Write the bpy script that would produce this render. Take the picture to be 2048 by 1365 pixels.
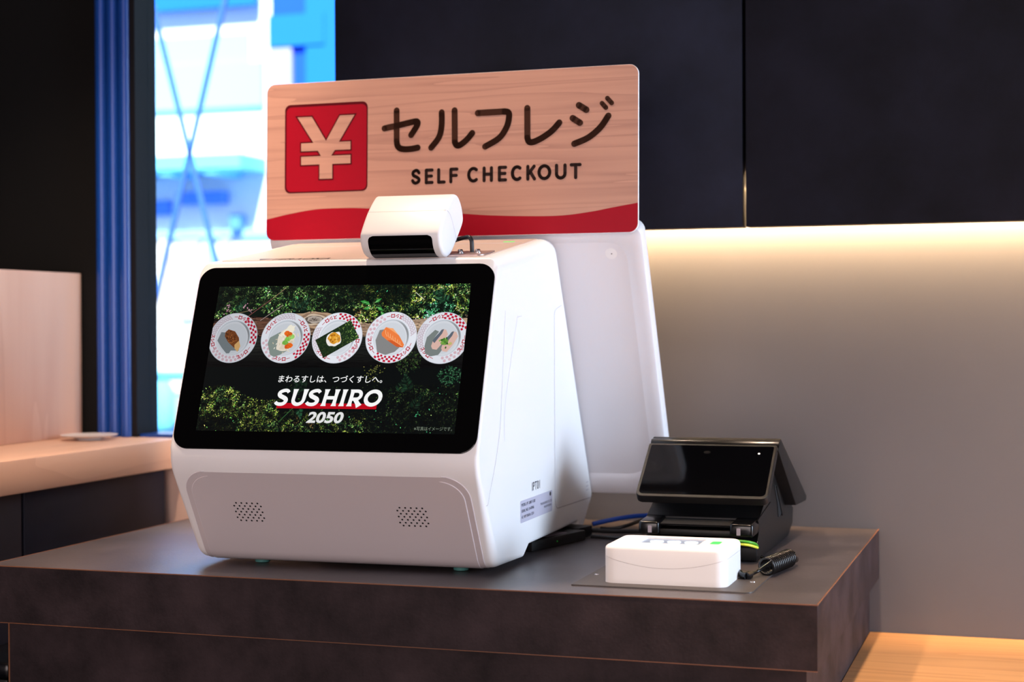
import bpy, bmesh, math, random
from mathutils import Vector, Matrix, noise

# ------------------------------------------------------------------ clear
for o in list(bpy.data.objects):
    bpy.data.objects.remove(o, do_unlink=True)
SC = bpy.context.scene
COL = SC.collection
CAMZ = 1.24          # eye height above the floor
TOPZ = 0.92          # height of the counter top
PI = math.pi


def lin(c):
    if isinstance(c, str):
        c = c.lstrip('#')
        c = [int(c[i:i + 2], 16) for i in (0, 2, 4)]
    if max(c) > 1.0:
        c = [v / 255.0 for v in c]
    return tuple((v / 12.92 if v <= 0.04045 else ((v + 0.055) / 1.055) ** 2.4) for v in c)


# ------------------------------------------------------------------ camera
cam = bpy.data.objects.new('camera', bpy.data.cameras.new('camera'))
COL.objects.link(cam)
rt = Vector((0.95045761, 0.31081558, -0.00489977))
up = Vector((0.00179735, 0.01026718, 0.99994568))
fw = Vector((-0.310849, 0.95041478, -0.00919987))
M = Matrix.Identity(4)
for i in range(3):
    M[i][0], M[i][1], M[i][2] = rt[i], up[i], -fw[i]
M[2][3] = CAMZ
cam.matrix_world = M
cam.data.sensor_width = 36.0
cam.data.lens = 3262.6 * 36.0 / 2048.0
cam.data.clip_start = 0.05
cam.data.clip_end = 200
cam.data.dof.use_dof = True
cam.data.dof.focus_distance = 2.14
cam.data.dof.aperture_fstop = 4.0
SC.camera = cam

# ------------------------------------------------------------------ view / world / lights
SC.view_settings.view_transform = 'Standard'
SC.view_settings.look = 'None'
SC.view_settings.exposure = 0.0
SC.view_settings.gamma = 1.0
SC.view_settings.use_curve_mapping = False

W = bpy.data.worlds.new('world')
SC.world = W
W.use_nodes = True
wn = W.node_tree
wn.nodes.clear()
wo = wn.nodes.new('ShaderNodeOutputWorld')
wb = wn.nodes.new('ShaderNodeBackground')
wb.inputs['Color'].default_value = (0.62, 0.82, 1.0, 1)
wb.inputs['Strength'].default_value = 1.3
wn.links.new(wb.outputs[0], wo.inputs[0])


def light(name, kind, loc, target, energy, color, **kw):
    d = bpy.data.lights.new(name, kind)
    d.energy = energy
    d.color = color
    for k, v in kw.items():
        setattr(d, k, v)
    o = bpy.data.objects.new(name, d)
    COL.objects.link(o)
    o.location = loc
    o.rotation_euler = (Vector(target) - Vector(loc)).to_track_quat('-Z', 'Y').to_euler()
    return o


light('sun', 'SUN', (0, 0, 20), (-1.5, 6, 0 + 14), 13.0, (1.0, 0.98, 0.95), angle=0.01)
# daylight of the shop window on the right
light('window_daylight', 'AREA', (2.9, 1.95, 1.6), (-0.6, 2.0, 1.15), 165, (0.66, 0.80, 1.0),
      shape='RECTANGLE', size=1.3, size_y=1.7)
# added warm fill lamp behind the camera, no real source there
light('front_fill', 'AREA', (-0.3, -2.7, 1.35), (-0.6, 2.0, 1.2), 118, (1.0, 0.83, 0.81),
      shape='RECTANGLE', size=3.2, size_y=1.9)
# warm ceiling downlights
WARM = (1.0, 0.74, 0.54)
light('downlight_spot', 'SPOT', (-1.05, 2.08, 2.62), (-0.86, 2.10, 1.1), 84, WARM, spot_size=0.95, spot_blend=0.6, shadow_soft_size=0.035)
light('downlight_spot', 'SPOT', (-0.27, 1.6, 2.62), (0.16, 2.0, 0.76), 150, WARM, spot_size=0.9, spot_blend=0.5, shadow_soft_size=0.035)
light('downlight_spot', 'SPOT', (-1.15, 1.8, 2.62), (-1.6, 2.2, 1.05), 90, WARM, spot_size=0.95, spot_blend=0.6, shadow_soft_size=0.04)
# LED strip behind the lower edge of the dark wall panels
light('cove_strip', 'AREA', (0.1, 2.562, CAMZ + 0.205), (0.1, 2.6, CAMZ + 0.205), 62.0, (1.0, 0.69, 0.37),
      shape='RECTANGLE', size=2.4, size_y=0.012)
light('cove_strip', 'AREA', (0.1, 2.566, CAMZ + 0.215), (0.1, 2.55, CAMZ), 15.0, (1.0, 0.60, 0.27),
      shape='RECTANGLE', size=2.4, size_y=0.012)


# ------------------------------------------------------------------ materials
def new_mat(name):
    m = bpy.data.materials.new(name)
    m.use_nodes = True
    nt = m.node_tree
    b = nt.nodes['Principled BSDF']
    return m, nt, b


def mat(name, col, rough=0.5, metal=0.0, spec=0.5, bump=0.0, bscale=400.0, var=0.0, vscale=6.0, stretch=(1, 1, 1),
        emit=None, estr=1.0, coat=0.0):
    m, nt, b = new_mat(name)
    c = lin(col)
    b.inputs['Base Color'].default_value = (*c, 1)
    b.inputs['Roughness'].default_value = rough
    b.inputs['Metallic'].default_value = metal
    b.inputs['Specular IOR Level'].default_value = spec
    b.inputs['Coat Weight'].default_value = coat
    tc = nt.nodes.new('ShaderNodeTexCoord')
    mp = nt.nodes.new('ShaderNodeMapping')
    mp.inputs['Scale'].default_value = stretch
    nt.links.new(tc.outputs['Object'], mp.inputs[0])
    if var > 0:
        n = nt.nodes.new('ShaderNodeTexNoise')
        n.inputs['Scale'].default_value = vscale
        n.inputs['Detail'].default_value = 6
        n.inputs['Roughness'].default_value = 0.65
        nt.links.new(mp.outputs[0], n.inputs['Vector'])
        r = nt.nodes.new('ShaderNodeMapRange')
        r.inputs['From Min'].default_value = 0.3
        r.inputs['From Max'].default_value = 0.7
        r.inputs['To Min'].default_value = 1 - var
        r.inputs['To Max'].default_value = 1 + var
        nt.links.new(n.outputs['Fac'], r.inputs['Value'])
        mx = nt.nodes.new('ShaderNodeMix')
        mx.data_type = 'RGBA'
        mx.blend_type = 'MULTIPLY'
        mx.inputs['Factor'].default_value = 1
        mx.inputs['A'].default_value = (*c, 1)
        nt.links.new(r.outputs[0], mx.inputs['B'])
        nt.links.new(mx.outputs['Result'], b.inputs['Base Color'])
    if bump > 0:
        n2 = nt.nodes.new('ShaderNodeTexNoise')
        n2.inputs['Scale'].default_value = bscale
        n2.inputs['Detail'].default_value = 3
        nt.links.new(mp.outputs[0], n2.inputs['Vector'])
        bp = nt.nodes.new('ShaderNodeBump')
        bp.inputs['Strength'].default_value = bump
        bp.inputs['Distance'].default_value = 0.001
        nt.links.new(n2.outputs['Fac'], bp.inputs['Height'])
        nt.links.new(bp.outputs[0], b.inputs['Normal'])
    if emit:
        b.inputs['Emission Color'].default_value = (*lin(emit), 1)
        b.inputs['Emission Strength'].default_value = estr
    return m


def wood(name, base, dark, scale=(1.2, 22, 22), rough=0.45, bands=9.0, amount=0.6, fine=0.25, distort=2.0):
    """straight grained timber: stretched noise rings plus fine fibre, in object space"""
    m, nt, b = new_mat(name)
    N = nt.nodes.new
    tc = N('ShaderNodeTexCoord')
    mp = N('ShaderNodeMapping')
    mp.inputs['Scale'].default_value = scale
    nt.links.new(tc.outputs['Object'], mp.inputs[0])
    n1 = N('ShaderNodeTexNoise')
    n1.inputs['Scale'].default_value = 1.0
    n1.inputs['Detail'].default_value = 2
    n1.inputs['Distortion'].default_value = distort * 0.15
    nt.links.new(mp.outputs[0], n1.inputs['Vector'])
    mul = N('ShaderNodeMath')
    mul.operation = 'MULTIPLY'
    mul.inputs[1].default_value = bands
    nt.links.new(n1.outputs['Fac'], mul.inputs[0])
    fr = N('ShaderNodeMath')
    fr.operation = 'FRACT'
    nt.links.new(mul.outputs[0], fr.inputs[0])
    pw = N('ShaderNodeMath')
    pw.operation = 'POWER'
    pw.inputs[1].default_value = 3.0
    nt.links.new(fr.outputs[0], pw.inputs[0])
    mp2 = N('ShaderNodeMapping')
    mp2.inputs['Scale'].default_value = [s * 9 for s in scale]
    nt.links.new(tc.outputs['Object'], mp2.inputs[0])
    n2 = N('ShaderNodeTexNoise')
    n2.inputs['Scale'].default_value = 1.0
    n2.inputs['Detail'].default_value = 4
    nt.links.new(mp2.outputs[0], n2.inputs['Vector'])
    a = N('ShaderNodeMath')
    a.operation = 'MULTIPLY'
    a.inputs[1].default_value = amount
    nt.links.new(pw.outputs[0], a.inputs[0])
    c = N('ShaderNodeMath')
    c.operation = 'MULTIPLY_ADD'
    c.inputs[1].default_value = fine
    nt.links.new(n2.outputs['Fac'], c.inputs[0])
    nt.links.new(a.outputs[0], c.inputs[2])
    mx = N('ShaderNodeMix')
    mx.data_type = 'RGBA'
    mx.inputs['A'].default_value = (*lin(base), 1)
    mx.inputs['B'].default_value = (*lin(dark), 1)
    nt.links.new(c.outputs[0], mx.inputs['Factor'])
    nt.links.new(mx.outputs['Result'], b.inputs['Base Color'])
    b.inputs['Roughness'].default_value = rough
    return m


def vcol_emit(name, strength):
    m, nt, b = new_mat(name)
    at = nt.nodes.new('ShaderNodeAttribute')
    at.attribute_name = 'Col'
    b.inputs['Base Color'].default_value = (0.004, 0.004, 0.005, 1)
    b.inputs['Roughness'].default_value = 0.12
    b.inputs['Specular IOR Level'].default_value = 0.06
    nt.links.new(at.outputs['Color'], b.inputs['Emission Color'])
    b.inputs['Emission Strength'].default_value = strength
    return m


MAT = {}
MAT['white'] = mat('white_plastic', (236, 234, 234), 0.42, bump=0.06, bscale=1500)
MAT['white_panel'] = mat('white_panel_plastic', (226, 224, 228), 0.5, bump=0.05, bscale=1500)
MAT['top_panel'] = mat('top_cover_plastic', (200, 182, 174), 0.5)
MAT['silver'] = mat('satin_silver_plastic', (214, 204, 206), 0.36, metal=0.15, bump=0.05, bscale=1800)
MAT['rim_highlight'] = mat('rim_highlight', (226, 220, 226), 0.35)  # paler silver, paints a highlight along the chamfered panel rims
MAT['seam'] = mat('seam_shadow_gap', (150, 140, 140), 0.8)
MAT['seam_light'] = mat('seam_gap_light', (205, 200, 206), 0.8)
MAT['black_glass'] = mat('black_glass', (3, 3, 4), 0.06, spec=0.25)
MAT['black'] = mat('black_plastic', (11, 10, 11), 0.42, spec=0.35, bump=0.12, bscale=2500)
MAT['black_soft'] = mat('black_matt_plastic', (16, 15, 16), 0.6)
MAT['black_gloss'] = mat('black_gloss_plastic', (6, 6, 8), 0.22, spec=0.4)
MAT['hole'] = mat('speaker_hole', (6, 6, 9), 0.9)
MAT['rubber'] = mat('teal_rubber', (70, 128, 124), 0.6)
MAT['metal'] = mat('bare_steel', (200, 196, 196), 0.25, metal=1.0)
MAT['plate'] = mat('bracket_steel', (170, 150, 148), 0.4, metal=0.8)
MAT['ink'] = mat('grey_ink', (44, 38, 38), 0.7)
MAT['ink_dark'] = mat('dark_ink', (40, 44, 62), 0.7)
MAT['sticker'] = mat('grey_sticker', (190, 186, 202), 0.45)
MAT['green_led'] = mat('green_light', (40, 160, 60), 0.4, emit=(90, 255, 120), estr=0.8)
MAT['sign_wood'] = wood('sign_wood_print', (200, 152, 131), (152, 106, 94), scale=(0.9, 34, 34), bands=7, amount=0.4, fine=0.3, rough=0.5, distort=3)
MAT['sign_white'] = mat('sign_core', (236, 236, 240), 0.5)
MAT['sign_red'] = mat('sign_red_print', (158, 6, 32), 0.5, spec=0.15)
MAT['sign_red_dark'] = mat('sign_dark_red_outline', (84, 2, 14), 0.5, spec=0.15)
MAT['sign_brown'] = mat('sign_brown_print', (58, 30, 16), 0.5, spec=0.15)
MAT['sign_brown_in'] = mat('sign_brown_print_fill', (70, 40, 20), 0.5, spec=0.15)
MAT['sign_text'] = mat('sign_dark_text', (40, 22, 18), 0.5, spec=0.15)
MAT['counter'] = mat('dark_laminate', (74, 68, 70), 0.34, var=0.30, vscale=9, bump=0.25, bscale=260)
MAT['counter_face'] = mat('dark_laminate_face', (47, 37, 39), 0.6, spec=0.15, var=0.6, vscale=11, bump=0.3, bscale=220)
MAT['edge'] = mat('brown_edge_band', (120, 74, 46), 0.5)
MAT['bench'] = wood('oak_desk', (234, 180, 122), (190, 122, 70), scale=(1.0, 16, 16), bands=7, amount=0.35, fine=0.22, rough=0.42)
MAT['pale_wood'] = wood('pale_wood', (232, 188, 160), (206, 156, 130), scale=(8, 0.8, 8), bands=6, amount=0.3, fine=0.2, rough=0.5)
MAT['pale_wood_v'] = wood('pale_wood_upright', (232, 196, 178), (208, 160, 140), scale=(8, 8, 0.8), bands=6, amount=0.3, fine=0.2, rough=0.5)
MAT['navy'] = mat('navy_laminate', (22, 25, 42), 0.6, spec=0.3, var=0.35, vscale=5)
MAT['wall_lit'] = mat('grey_wall_paint', (92, 91, 96), 0.75, var=0.04, vscale=3, bump=0.05, bscale=300)
MAT['wall_panel'] = mat('charcoal_wall_panel', (22, 24, 37), 0.65, spec=0.15, var=0.55, vscale=5, bump=0.15, bscale=60)
MAT['wall_black'] = mat('black_wall', (8, 8, 9), 0.8, spec=0.2)
MAT['panel_gap'] = mat('panel_joint', (34, 24, 20), 0.8)
MAT['frame_blue'] = mat('blue_frame', (14, 66, 150), 0.3)
MAT['frame_dark'] = mat('dark_frame', (15, 14, 19), 0.6, spec=0.2)
MAT['floor'] = mat('dark_floor', (70, 62, 58), 0.5, var=0.15)
MAT['ceiling'] = mat('dark_ceiling', (60, 54, 52), 0.8)
MAT['room'] = mat('brown_wall', (86, 74, 66), 0.8)
MAT['blue_cable'] = mat('blue_cable_jacket', (18, 62, 150), 0.4)
MAT['black_cable'] = mat('black_cable_jacket', (18, 17, 19), 0.4)
MAT['green_wire'] = mat('green_wire', (70, 150, 40), 0.4)
MAT['yellow_wire'] = mat('yellow_wire', (225, 225, 70), 0.4)
MAT['led_lens'] = mat('led_window', (210, 225, 240), 0.2, emit=(225, 240, 255), estr=1.6)
MAT['led_dark'] = mat('led_well', (120, 130, 145), 0.3, emit=(190, 215, 250), estr=0.25)
MAT['dim_led'] = mat('dim_green_led', (20, 110, 30), 0.4, emit=(20, 120, 30), estr=0.4)
MAT['grey_mark'] = mat('grey_mark', (150, 140, 150), 0.5)
MAT['plate_black'] = mat('black_steel_plate', (70, 64, 62), 0.5, metal=0.2)
MAT['saucer'] = mat('white_ceramic', (226, 222, 222), 0.3)


def glass_mat():
    m = bpy.data.materials.new('window_glass')
    m.use_nodes = True
    nt = m.node_tree
    nt.nodes.clear()
    out = nt.nodes.new('ShaderNodeOutputMaterial')
    tr = nt.nodes.new('ShaderNodeBsdfTransparent')
    tr.inputs[0].default_value = (0.93, 0.97, 1.0, 1)
    gl = nt.nodes.new('ShaderNodeBsdfGlossy')
    gl.inputs['Roughness'].default_value = 0.02
    mx = nt.nodes.new('ShaderNodeMixShader')
    mx.inputs[0].default_value = 0.06
    nt.links.new(tr.outputs[0], mx.inputs[1])
    nt.links.new(gl.outputs[0], mx.inputs[2])
    nt.links.new(mx.outputs[0], out.inputs[0])
    return m


MAT['glass'] = glass_mat()


# ------------------------------------------------------------------ mesh helpers
def obj(name, verts, faces, m, parent=None, smooth=None, loc=None, mats=None, midx=None, flat=()):
    me = bpy.data.meshes.new(name)
    me.from_pydata([tuple(v) for v in verts], [], faces)
    me.update()
    if mats:
        for x in mats:
            me.materials.append(x)
        for p, i in zip(me.polygons, midx):
            p.material_index = i
    else:
        me.materials.append(m)
    if smooth:
        me.set_sharp_from_angle(angle=math.radians(smooth))
        me.polygons.foreach_set('use_smooth', [i not in flat for i in range(len(me.polygons))])
    o = bpy.data.objects.new(name, me)
    COL.objects.link(o)
    if parent is not None:
        o.parent = parent
    if loc:
        o.location = loc
    return o


def from_bm(name, bm, m, parent=None, smooth=35, loc=None):
    bmesh.ops.recalc_face_normals(bm, faces=bm.faces)
    me = bpy.data.meshes.new(name)
    bm.to_mesh(me)
    bm.free()
    me.materials.append(m)
    if smooth:
        me.polygons.foreach_set('use_smooth', [True] * len(me.polygons))
        me.set_sharp_from_angle(angle=math.radians(smooth))
    o = bpy.data.objects.new(name, me)
    COL.objects.link(o)
    if parent is not None:
        o.parent = parent
    if loc:
        o.location = loc
    return o


def bm_box(bm, lo, hi, bev=0.0, seg=2):
    vs = [bm.verts.new((x, y, z)) for x in (lo[0], hi[0]) for y in (lo[1], hi[1]) for z in (lo[2], hi[2])]
    q = [(0, 1, 3, 2), (4, 6, 7, 5), (0, 4, 5, 1), (2, 3, 7, 6), (0, 2, 6, 4), (1, 5, 7, 3)]
    fs = [bm.faces.new([vs[i] for i in f]) for f in q]
    if bev > 0:
        es = list({e for f in fs for e in f.edges})
        bmesh.ops.bevel(bm, geom=es, offset=bev, segments=seg, affect='EDGES', profile=0.5)


def box(name, lo, hi, m, parent=None, bev=0.0, seg=2):
    bm = bmesh.new()
    bm_box(bm, lo, hi, bev, seg)
    return from_bm(name, bm, m, parent, smooth=35 if bev else None)


def round_poly(pts, radii, seg=6):
    """2D polygon with rounded corners -> dense points (plus index of the source corner)"""
    out = []
    n = len(pts)
    for i in range(n):
        p0, p, p1 = Vector(pts[i - 1]), Vector(pts[i]), Vector(pts[(i + 1) % n])
        r = radii[i] if hasattr(radii, '__len__') else radii
        a, b = (p0 - p), (p1 - p)
        la, lb = a.length, b.length
        a.normalize(); b.normalize()
        ang = a.angle(b)
        if r <= 1e-6 or ang > PI - 0.02:
            out.append((p, i))
            continue
        d = min(r / math.tan(ang / 2), la * 0.49, lb * 0.49)
        rr = d * math.tan(ang / 2)
        c = p + (a + b).normalized() * (rr / math.sin(ang / 2))
        v0, v1 = p + a * d - c, p + b * d - c
        tot = v0.angle(v1)
        cr = v0.x * v1.y - v0.y * v1.x
        sg = 1 if cr > 0 else -1
        for k in range(seg + 1):
            t = sg * tot * k / seg
            q = Vector((v0.x * math.cos(t) - v0.y * math.sin(t), v0.x * math.sin(t) + v0.y * math.cos(t)))
            out.append((c + q, i))
    return out


def rrect(x0, y0, x1, y1, r, seg=8):
    if not hasattr(r, '__len__'):
        r = [r] * 4
    return [tuple(p) for p, _ in round_poly([(x0, y0), (x1, y0), (x1, y1), (x0, y1)], r, seg)]


def slab(name, outline, z0, z1, mtx, m, parent=None, bev=0.0, seg=2, smooth=35):
    """extrude a 2D outline from z0 to z1 along the frame's normal, optional bevel on the z1 rim"""
    n = len(outline)
    V = [Vector((p[0], p[1], z0)) for p in outline]
    F = []
    rings = [0]
    # inward normals for the bevel
    nor = []
    for i in range(n):
        a, b = Vector(outline[i - 1]), Vector(outline[(i + 1) % n])
        t = (b - a)
        t = t.normalized() if t.length > 1e-9 else Vector((1, 0))
        nor.append(Vector((-t.y, t.x)))
    area = sum(outline[i - 1][0] * outline[i][1] - outline[i][0] * outline[i - 1][1] for i in range(n))
    if area < 0:
        nor = [-v for v in nor]
    sgn = 1 if z1 > z0 else -1
    levels = []
    if bev > 0:
        for k in range(seg + 1):
            th = PI / 2 * k / seg
            levels.append((z1 - sgn * bev * (1 - math.sin(th)), bev * (1 - math.cos(th))))
    else:
        levels.append((z1, 0))
    for z, ins in levels:
        rings.append(len(V))
        for p, q in zip(outline, nor):
            V.append(Vector((p[0] + q.x * ins, p[1] + q.y * ins, z)))
    for r0, r1 in zip(rings, rings[1:]):
        for i in range(n):
            j = (i + 1) % n
            F.append((r0 + i, r0 + j, r1 + j, r1 + i))
    F.append(tuple(range(n - 1, -1, -1)))
    F.append(tuple(rings[-1] + i for i in range(n)))
    if (area < 0) != (z1 < z0):
        F = [tuple(reversed(f)) for f in F]
    V = [mtx @ v for v in V]
    return obj(name, V, F, m, parent, smooth=smooth, flat=(len(F) - 1, len(F) - 2))


def frame(o, x, y):
    x, y = Vector(x).normalized(), Vector(y).normalized()
    z = x.cross(y).normalized()
    y = z.cross(x)
    Mx = Matrix.Identity(4)
    for i in range(3):
        Mx[i][0], Mx[i][1], Mx[i][2], Mx[i][3] = x[i], y[i], z[i], o[i]
    return Mx


def catmull(pts, n=8, closed=False):
    P = [Vector(p) for p in pts]
    out = []
    for i in range(len(P) - 1):
        a = P[max(i - 1, 0)]
        b, c = P[i], P[i + 1]
        d = P[min(i + 2, len(P) - 1)]
        for k in range(n):
            t = k / n
            out.append(0.5 * ((2 * b) + (c - a) * t + (2 * a - 5 * b + 4 * c - d) * t * t + (3 * b - a - 3 * c + d) * t ** 3))
    out.append(P[-1])
    return out


def tube_geo(path, r, sides=10, V=None, F=None):
    V = [] if V is None else V
    F = [] if F is None else F
    base = len(V)
    prev = None
    n = len(path)
    for i, p in enumerate(path):
        t = (path[min(i + 1, n - 1)] - path[max(i - 1, 0)]).normalized()
        if prev is None:
            u = t.orthogonal().normalized()
        else:
            u = (prev - t * prev.dot(t)).normalized()
        prev = u
        w = t.cross(u)
        rr = r(i / (n - 1)) if callable(r) else r
        for k in range(sides):
            a = 2 * PI * k / sides
            V.append(p + (u * math.cos(a) + w * math.sin(a)) * rr)
    for i in range(n - 1):
        for k in range(sides):
            a, b = base + i * sides + k, base + i * sides + (k + 1) % sides
            F.append((a, b, b + sides, a + sides))
    F.append(tuple(base + k for k in range(sides - 1, -1, -1)))
    F.append(tuple(base + (n - 1) * sides + k for k in range(sides)))
    return V, F


def tube(name, pts, r, m, parent=None, n=8, sides=10):
    V, F = tube_geo(catmull(pts, n), r, sides)
    return obj(name, V, F, m, parent, smooth=50)


def lathe(name, prof, m, parent=None, loc=(0, 0, 0), mtx=None, n=32, smooth=40):
    V, F = [], []
    for r, z in prof:
        for k in range(n):
            a = 2 * PI * k / n
            V.append(Vector((r * math.cos(a), r * math.sin(a), z)))
    for i in range(len(prof) - 1):
        for k in range(n):
            a, b = i * n + k, i * n + (k + 1) % n
            F.append((a, b, b + n, a + n))
    F.append(tuple(range(n - 1, -1, -1)))
    F.append(tuple((len(prof) - 1) * n + k for k in range(n)))
    if mtx is None:
        mtx = Matrix.Translation(Vector(loc))
    V = [mtx @ v for v in V]
    return obj(name, V, F, m, parent, smooth=smooth)


_tc = {}


def text_polys(s, x0, y0, x1, y1, bold=0.0, shear=0.0, space=1.0):
    """glyph outlines of a string fitted into a box: list of 2D polygons"""
    key = (s, bold, shear, space)
    if key not in _tc:
        cu = bpy.data.curves.new('t', 'FONT')
        cu.body = s
        cu.size = 1.0
        cu.offset = bold
        cu.shear = shear
        cu.space_character = space
        cu.resolution_u = 4
        o = bpy.data.objects.new('t', cu)
        COL.objects.link(o)
        dg = bpy.context.evaluated_depsgraph_get()
        dg.update()
        ev = o.evaluated_get(dg)
        me = ev.to_mesh()
        vs = [(v.co.x, v.co.y) for v in me.vertices]
        ps = [tuple(p.vertices) for p in me.polygons]
        ev.to_mesh_clear()
        bpy.data.objects.remove(o, do_unlink=True)
        bpy.data.curves.remove(cu)
        _tc[key] = (vs, ps)
    vs, ps = _tc[key]
    if not vs:
        return []
    mx0, mx1 = min(v[0] for v in vs), max(v[0] for v in vs)
    my0, my1 = min(v[1] for v in vs), max(v[1] for v in vs)
    sx, sy = (x1 - x0) / max(mx1 - mx0, 1e-6), (y1 - y0) / max(my1 - my0, 1e-6)
    q = [(x0 + (v[0] - mx0) * sx, y0 + (v[1] - my0) * sy) for v in vs]
    return [[q[i] for i in p] for p in ps]


def polys_obj(name, polys, mtx, m, parent, z=0.0):
    V, F = [], []
    for p in polys:
        ar = sum(p[i - 1][0] * p[i][1] - p[i][0] * p[i - 1][1] for i in range(len(p)))
        if ar < 0:
            p = list(reversed(p))
        b = len(V)
        V += [mtx @ Vector((q[0], q[1], z)) for q in p]
        F.append(tuple(range(b, b + len(p))))
    return obj(name, V, F, m, parent)


def stroke_polys(pts, w, caps=True, seg=10):
    """round-ended marker stroke as convex 2D pieces"""
    P = [Vector(p) for p in pts]
    out = []
    for a, b in zip(P, P[1:]):
        d = (b - a)
        if d.length < 1e-9:
            continue
        d.normalize()
        n = Vector((-d.y, d.x)) * (w / 2)
        out.append([tuple(a - n), tuple(b - n), tuple(b + n), tuple(a + n)])
    for i, p in enumerate(P):
        if caps or 0 < i < len(P) - 1:
            out.append([(p.x + math.cos(2 * PI * k / (2 * seg)) * w / 2, p.y + math.sin(2 * PI * k / (2 * seg)) * w / 2) for k in range(2 * seg)])
    return out


def cat2(pts, n=6):
    return [(p.x, p.y) for p in catmull([(a, b, 0) for a, b in pts], n)]


def arc(cx, cy, rx, ry, a0, a1, n=14):
    return [(cx + rx * math.cos(math.radians(a0 + (a1 - a0) * i / n)), cy + ry * math.sin(math.radians(a0 + (a1 - a0) * i / n))) for i in range(n + 1)]


def thing(name, label, cat, loc=(0, 0, 0), rot=(0, 0, 0), group=None):
    o = bpy.data.objects.new(name, None)
    COL.objects.link(o)
    o.empty_display_size = 0.05
    o.location = loc
    o.rotation_euler = rot
    o['label'] = label
    o['category'] = cat
    if group:
        o['group'] = group
    return o


def tag(o, label, cat, group=None):
    o['label'] = label
    o['category'] = cat
    if group:
        o['group'] = group
    return o


def struct(o):
    o['kind'] = 'structure'
    return o


# ================================================================== SETTING
WY = 2.596           # face of the rear wall
struct(box('floor', (-7, -3.2, -0.1), (4.2, 2.7, 0), MAT['floor']))
struct(box('ceiling', (-4.2, -3.2, 2.72), (3.2, 2.7, 2.85), MAT['ceiling']))
struct(box('wall_front', (-4.2, -3.2, 0), (3.2, -3.05, 2.72), MAT['room']))
struct(box('wall_left', (-4.2, -3.05, 0), (-4.05, 2.596, 2.72), MAT['room']))
# rear wall, in pieces around the window
wm = thing('wall_back', 'x', 'x')
for k in ('label', 'category'):
    del wm[k]
struct(wm)
box('painted_wall', (-1.135, WY, 0), (3.2, WY + 0.12, 2.72), MAT['wall_lit'], wm)
box('dark_wall', (-4.05, WY, 0), (-1.645, WY + 0.12, 2.72), MAT['wall_black'], wm)
box('wood_wall', (-1.645, WY, 0), (-1.135, WY + 0.12, CAMZ - 0.205), MAT['pale_wood_v'], wm)
box('lintel', (-1.645, WY, 2.35), (-1.135, WY + 0.12, 2.72), MAT['wall_black'], wm)
# right wall with the shop window the daylight comes through
wr = thing('wall_right', 'x', 'x')
for k in ('label', 'category'):
    del wr[k]
struct(wr)
box('wall_base', (3.05, -3.05, 0), (3.2, 2.596, 0.6), MAT['room'], wr)
box('wall_head', (3.05, -3.05, 2.5), (3.2, 2.596, 2.72), MAT['room'], wr)
box('wall_pier', (3.05, -3.05, 0.6), (3.2, 0.3, 2.5), MAT['room'], wr)
# charcoal upper wall panels standing proud of the lit wall
PZ = CAMZ + 0.1525
struct(box('trim_1', (-1.138, 2.525, PZ), (-0.4475, 2.56, 2.72), MAT['wall_panel'], bev=0.0015))
struct(box('trim_2', (-0.4425, 2.525, PZ), (3.04, 2.56, 2.72), MAT['wall_panel'], bev=0.0015))
struct(box('trim_3', (-1.138, 2.5605, CAMZ + 0.24), (3.04, 2.595, 2.72), MAT['panel_gap']))

# window
w1 = thing('window_1', 'x', 'x')
for k in ('label', 'category'):
    del w1[k]
struct(w1)
V, F = [], []
for i, xc in enumerate((-1.6285, -1.6045, -1.5805)):
    path = [Vector((xc, WY - 0.006, CAMZ - 0.197)), Vector((xc, WY - 0.006, 2.35))]
    V, F = [], []
    tube_geo(path, 0.0120, 20, V, F)
    obj('fluted_post', V, F, MAT['frame_blue'], w1, smooth=50)
box('window_frame', (-1.645, WY + 0.002, CAMZ - 0.205), (-1.568, WY + 0.06, 2.35), MAT['frame_dark'], w1)
box('window_frame', (-1.568, WY - 0.012, CAMZ - 0.197), (-1.557, WY + 0.06, 2.35), MAT['frame_dark'], w1)
box('window_frame', (-1.143, WY - 0.03, CAMZ - 0.197), (-1.132, WY + 0.06, 2.35), MAT['frame_dark'], w1)
box('window_sill', (-1.557, WY - 0.002, CAMZ - 0.205), (-1.143, WY + 0.08, CAMZ - 0.192), MAT['frame_blue'], w1)
box('window_pane', (-1.557, WY + 0.03, CAMZ - 0.192), (-1.143, WY + 0.036, 2.35), MAT['glass'], w1)
w2 = thing('window_2', 'x', 'x')
for k in ('label', 'category'):
    del w2[k]
struct(w2)
box('window_pane', (3.11, 0.3, 0.6), (3.116, 2.596, 2.5), MAT['glass'], w2)

# ================================================================== OUTSIDE
EX = {}
EX['white'] = mat('white_render', (250, 250, 250), 0.8)
EX['pale_blue'] = mat('pale_blue_cladding', (158, 204, 246), 0.8)
EX['cyan'] = mat('cyan_awning', (120, 214, 252), 0.8)
EX['blue'] = mat('blue_canvas', (0, 84, 225), 0.8)
EX['blue2'] = mat('bright_blue_canvas', (0, 116, 232), 0.8)
EX['lav'] = mat('lavender_shutter', (172, 172, 236), 0.8)
EX['mid'] = mat('blue_fascia', (90, 150, 245), 0.8)
EX['cream'] = mat('cream_render', (226, 208, 178), 0.8)
EX['road'] = mat('road', (70, 110, 160), 0.9)
EX['steel'] = mat('painted_steel', (62, 112, 200), 0.5)
EX['deep'] = mat('deep_blue', (30, 80, 150), 0.7)
g = struct(box('ground', (-14, 2.72, -0.12), (4, 26, -0.02), EX['road']))
BY = 9.0
b = thing('building', 'bright white shopfront with pale blue bands seen blurred through the window', 'building', (-5, BY, 0))
Z = lambda z: z + CAMZ
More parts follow.
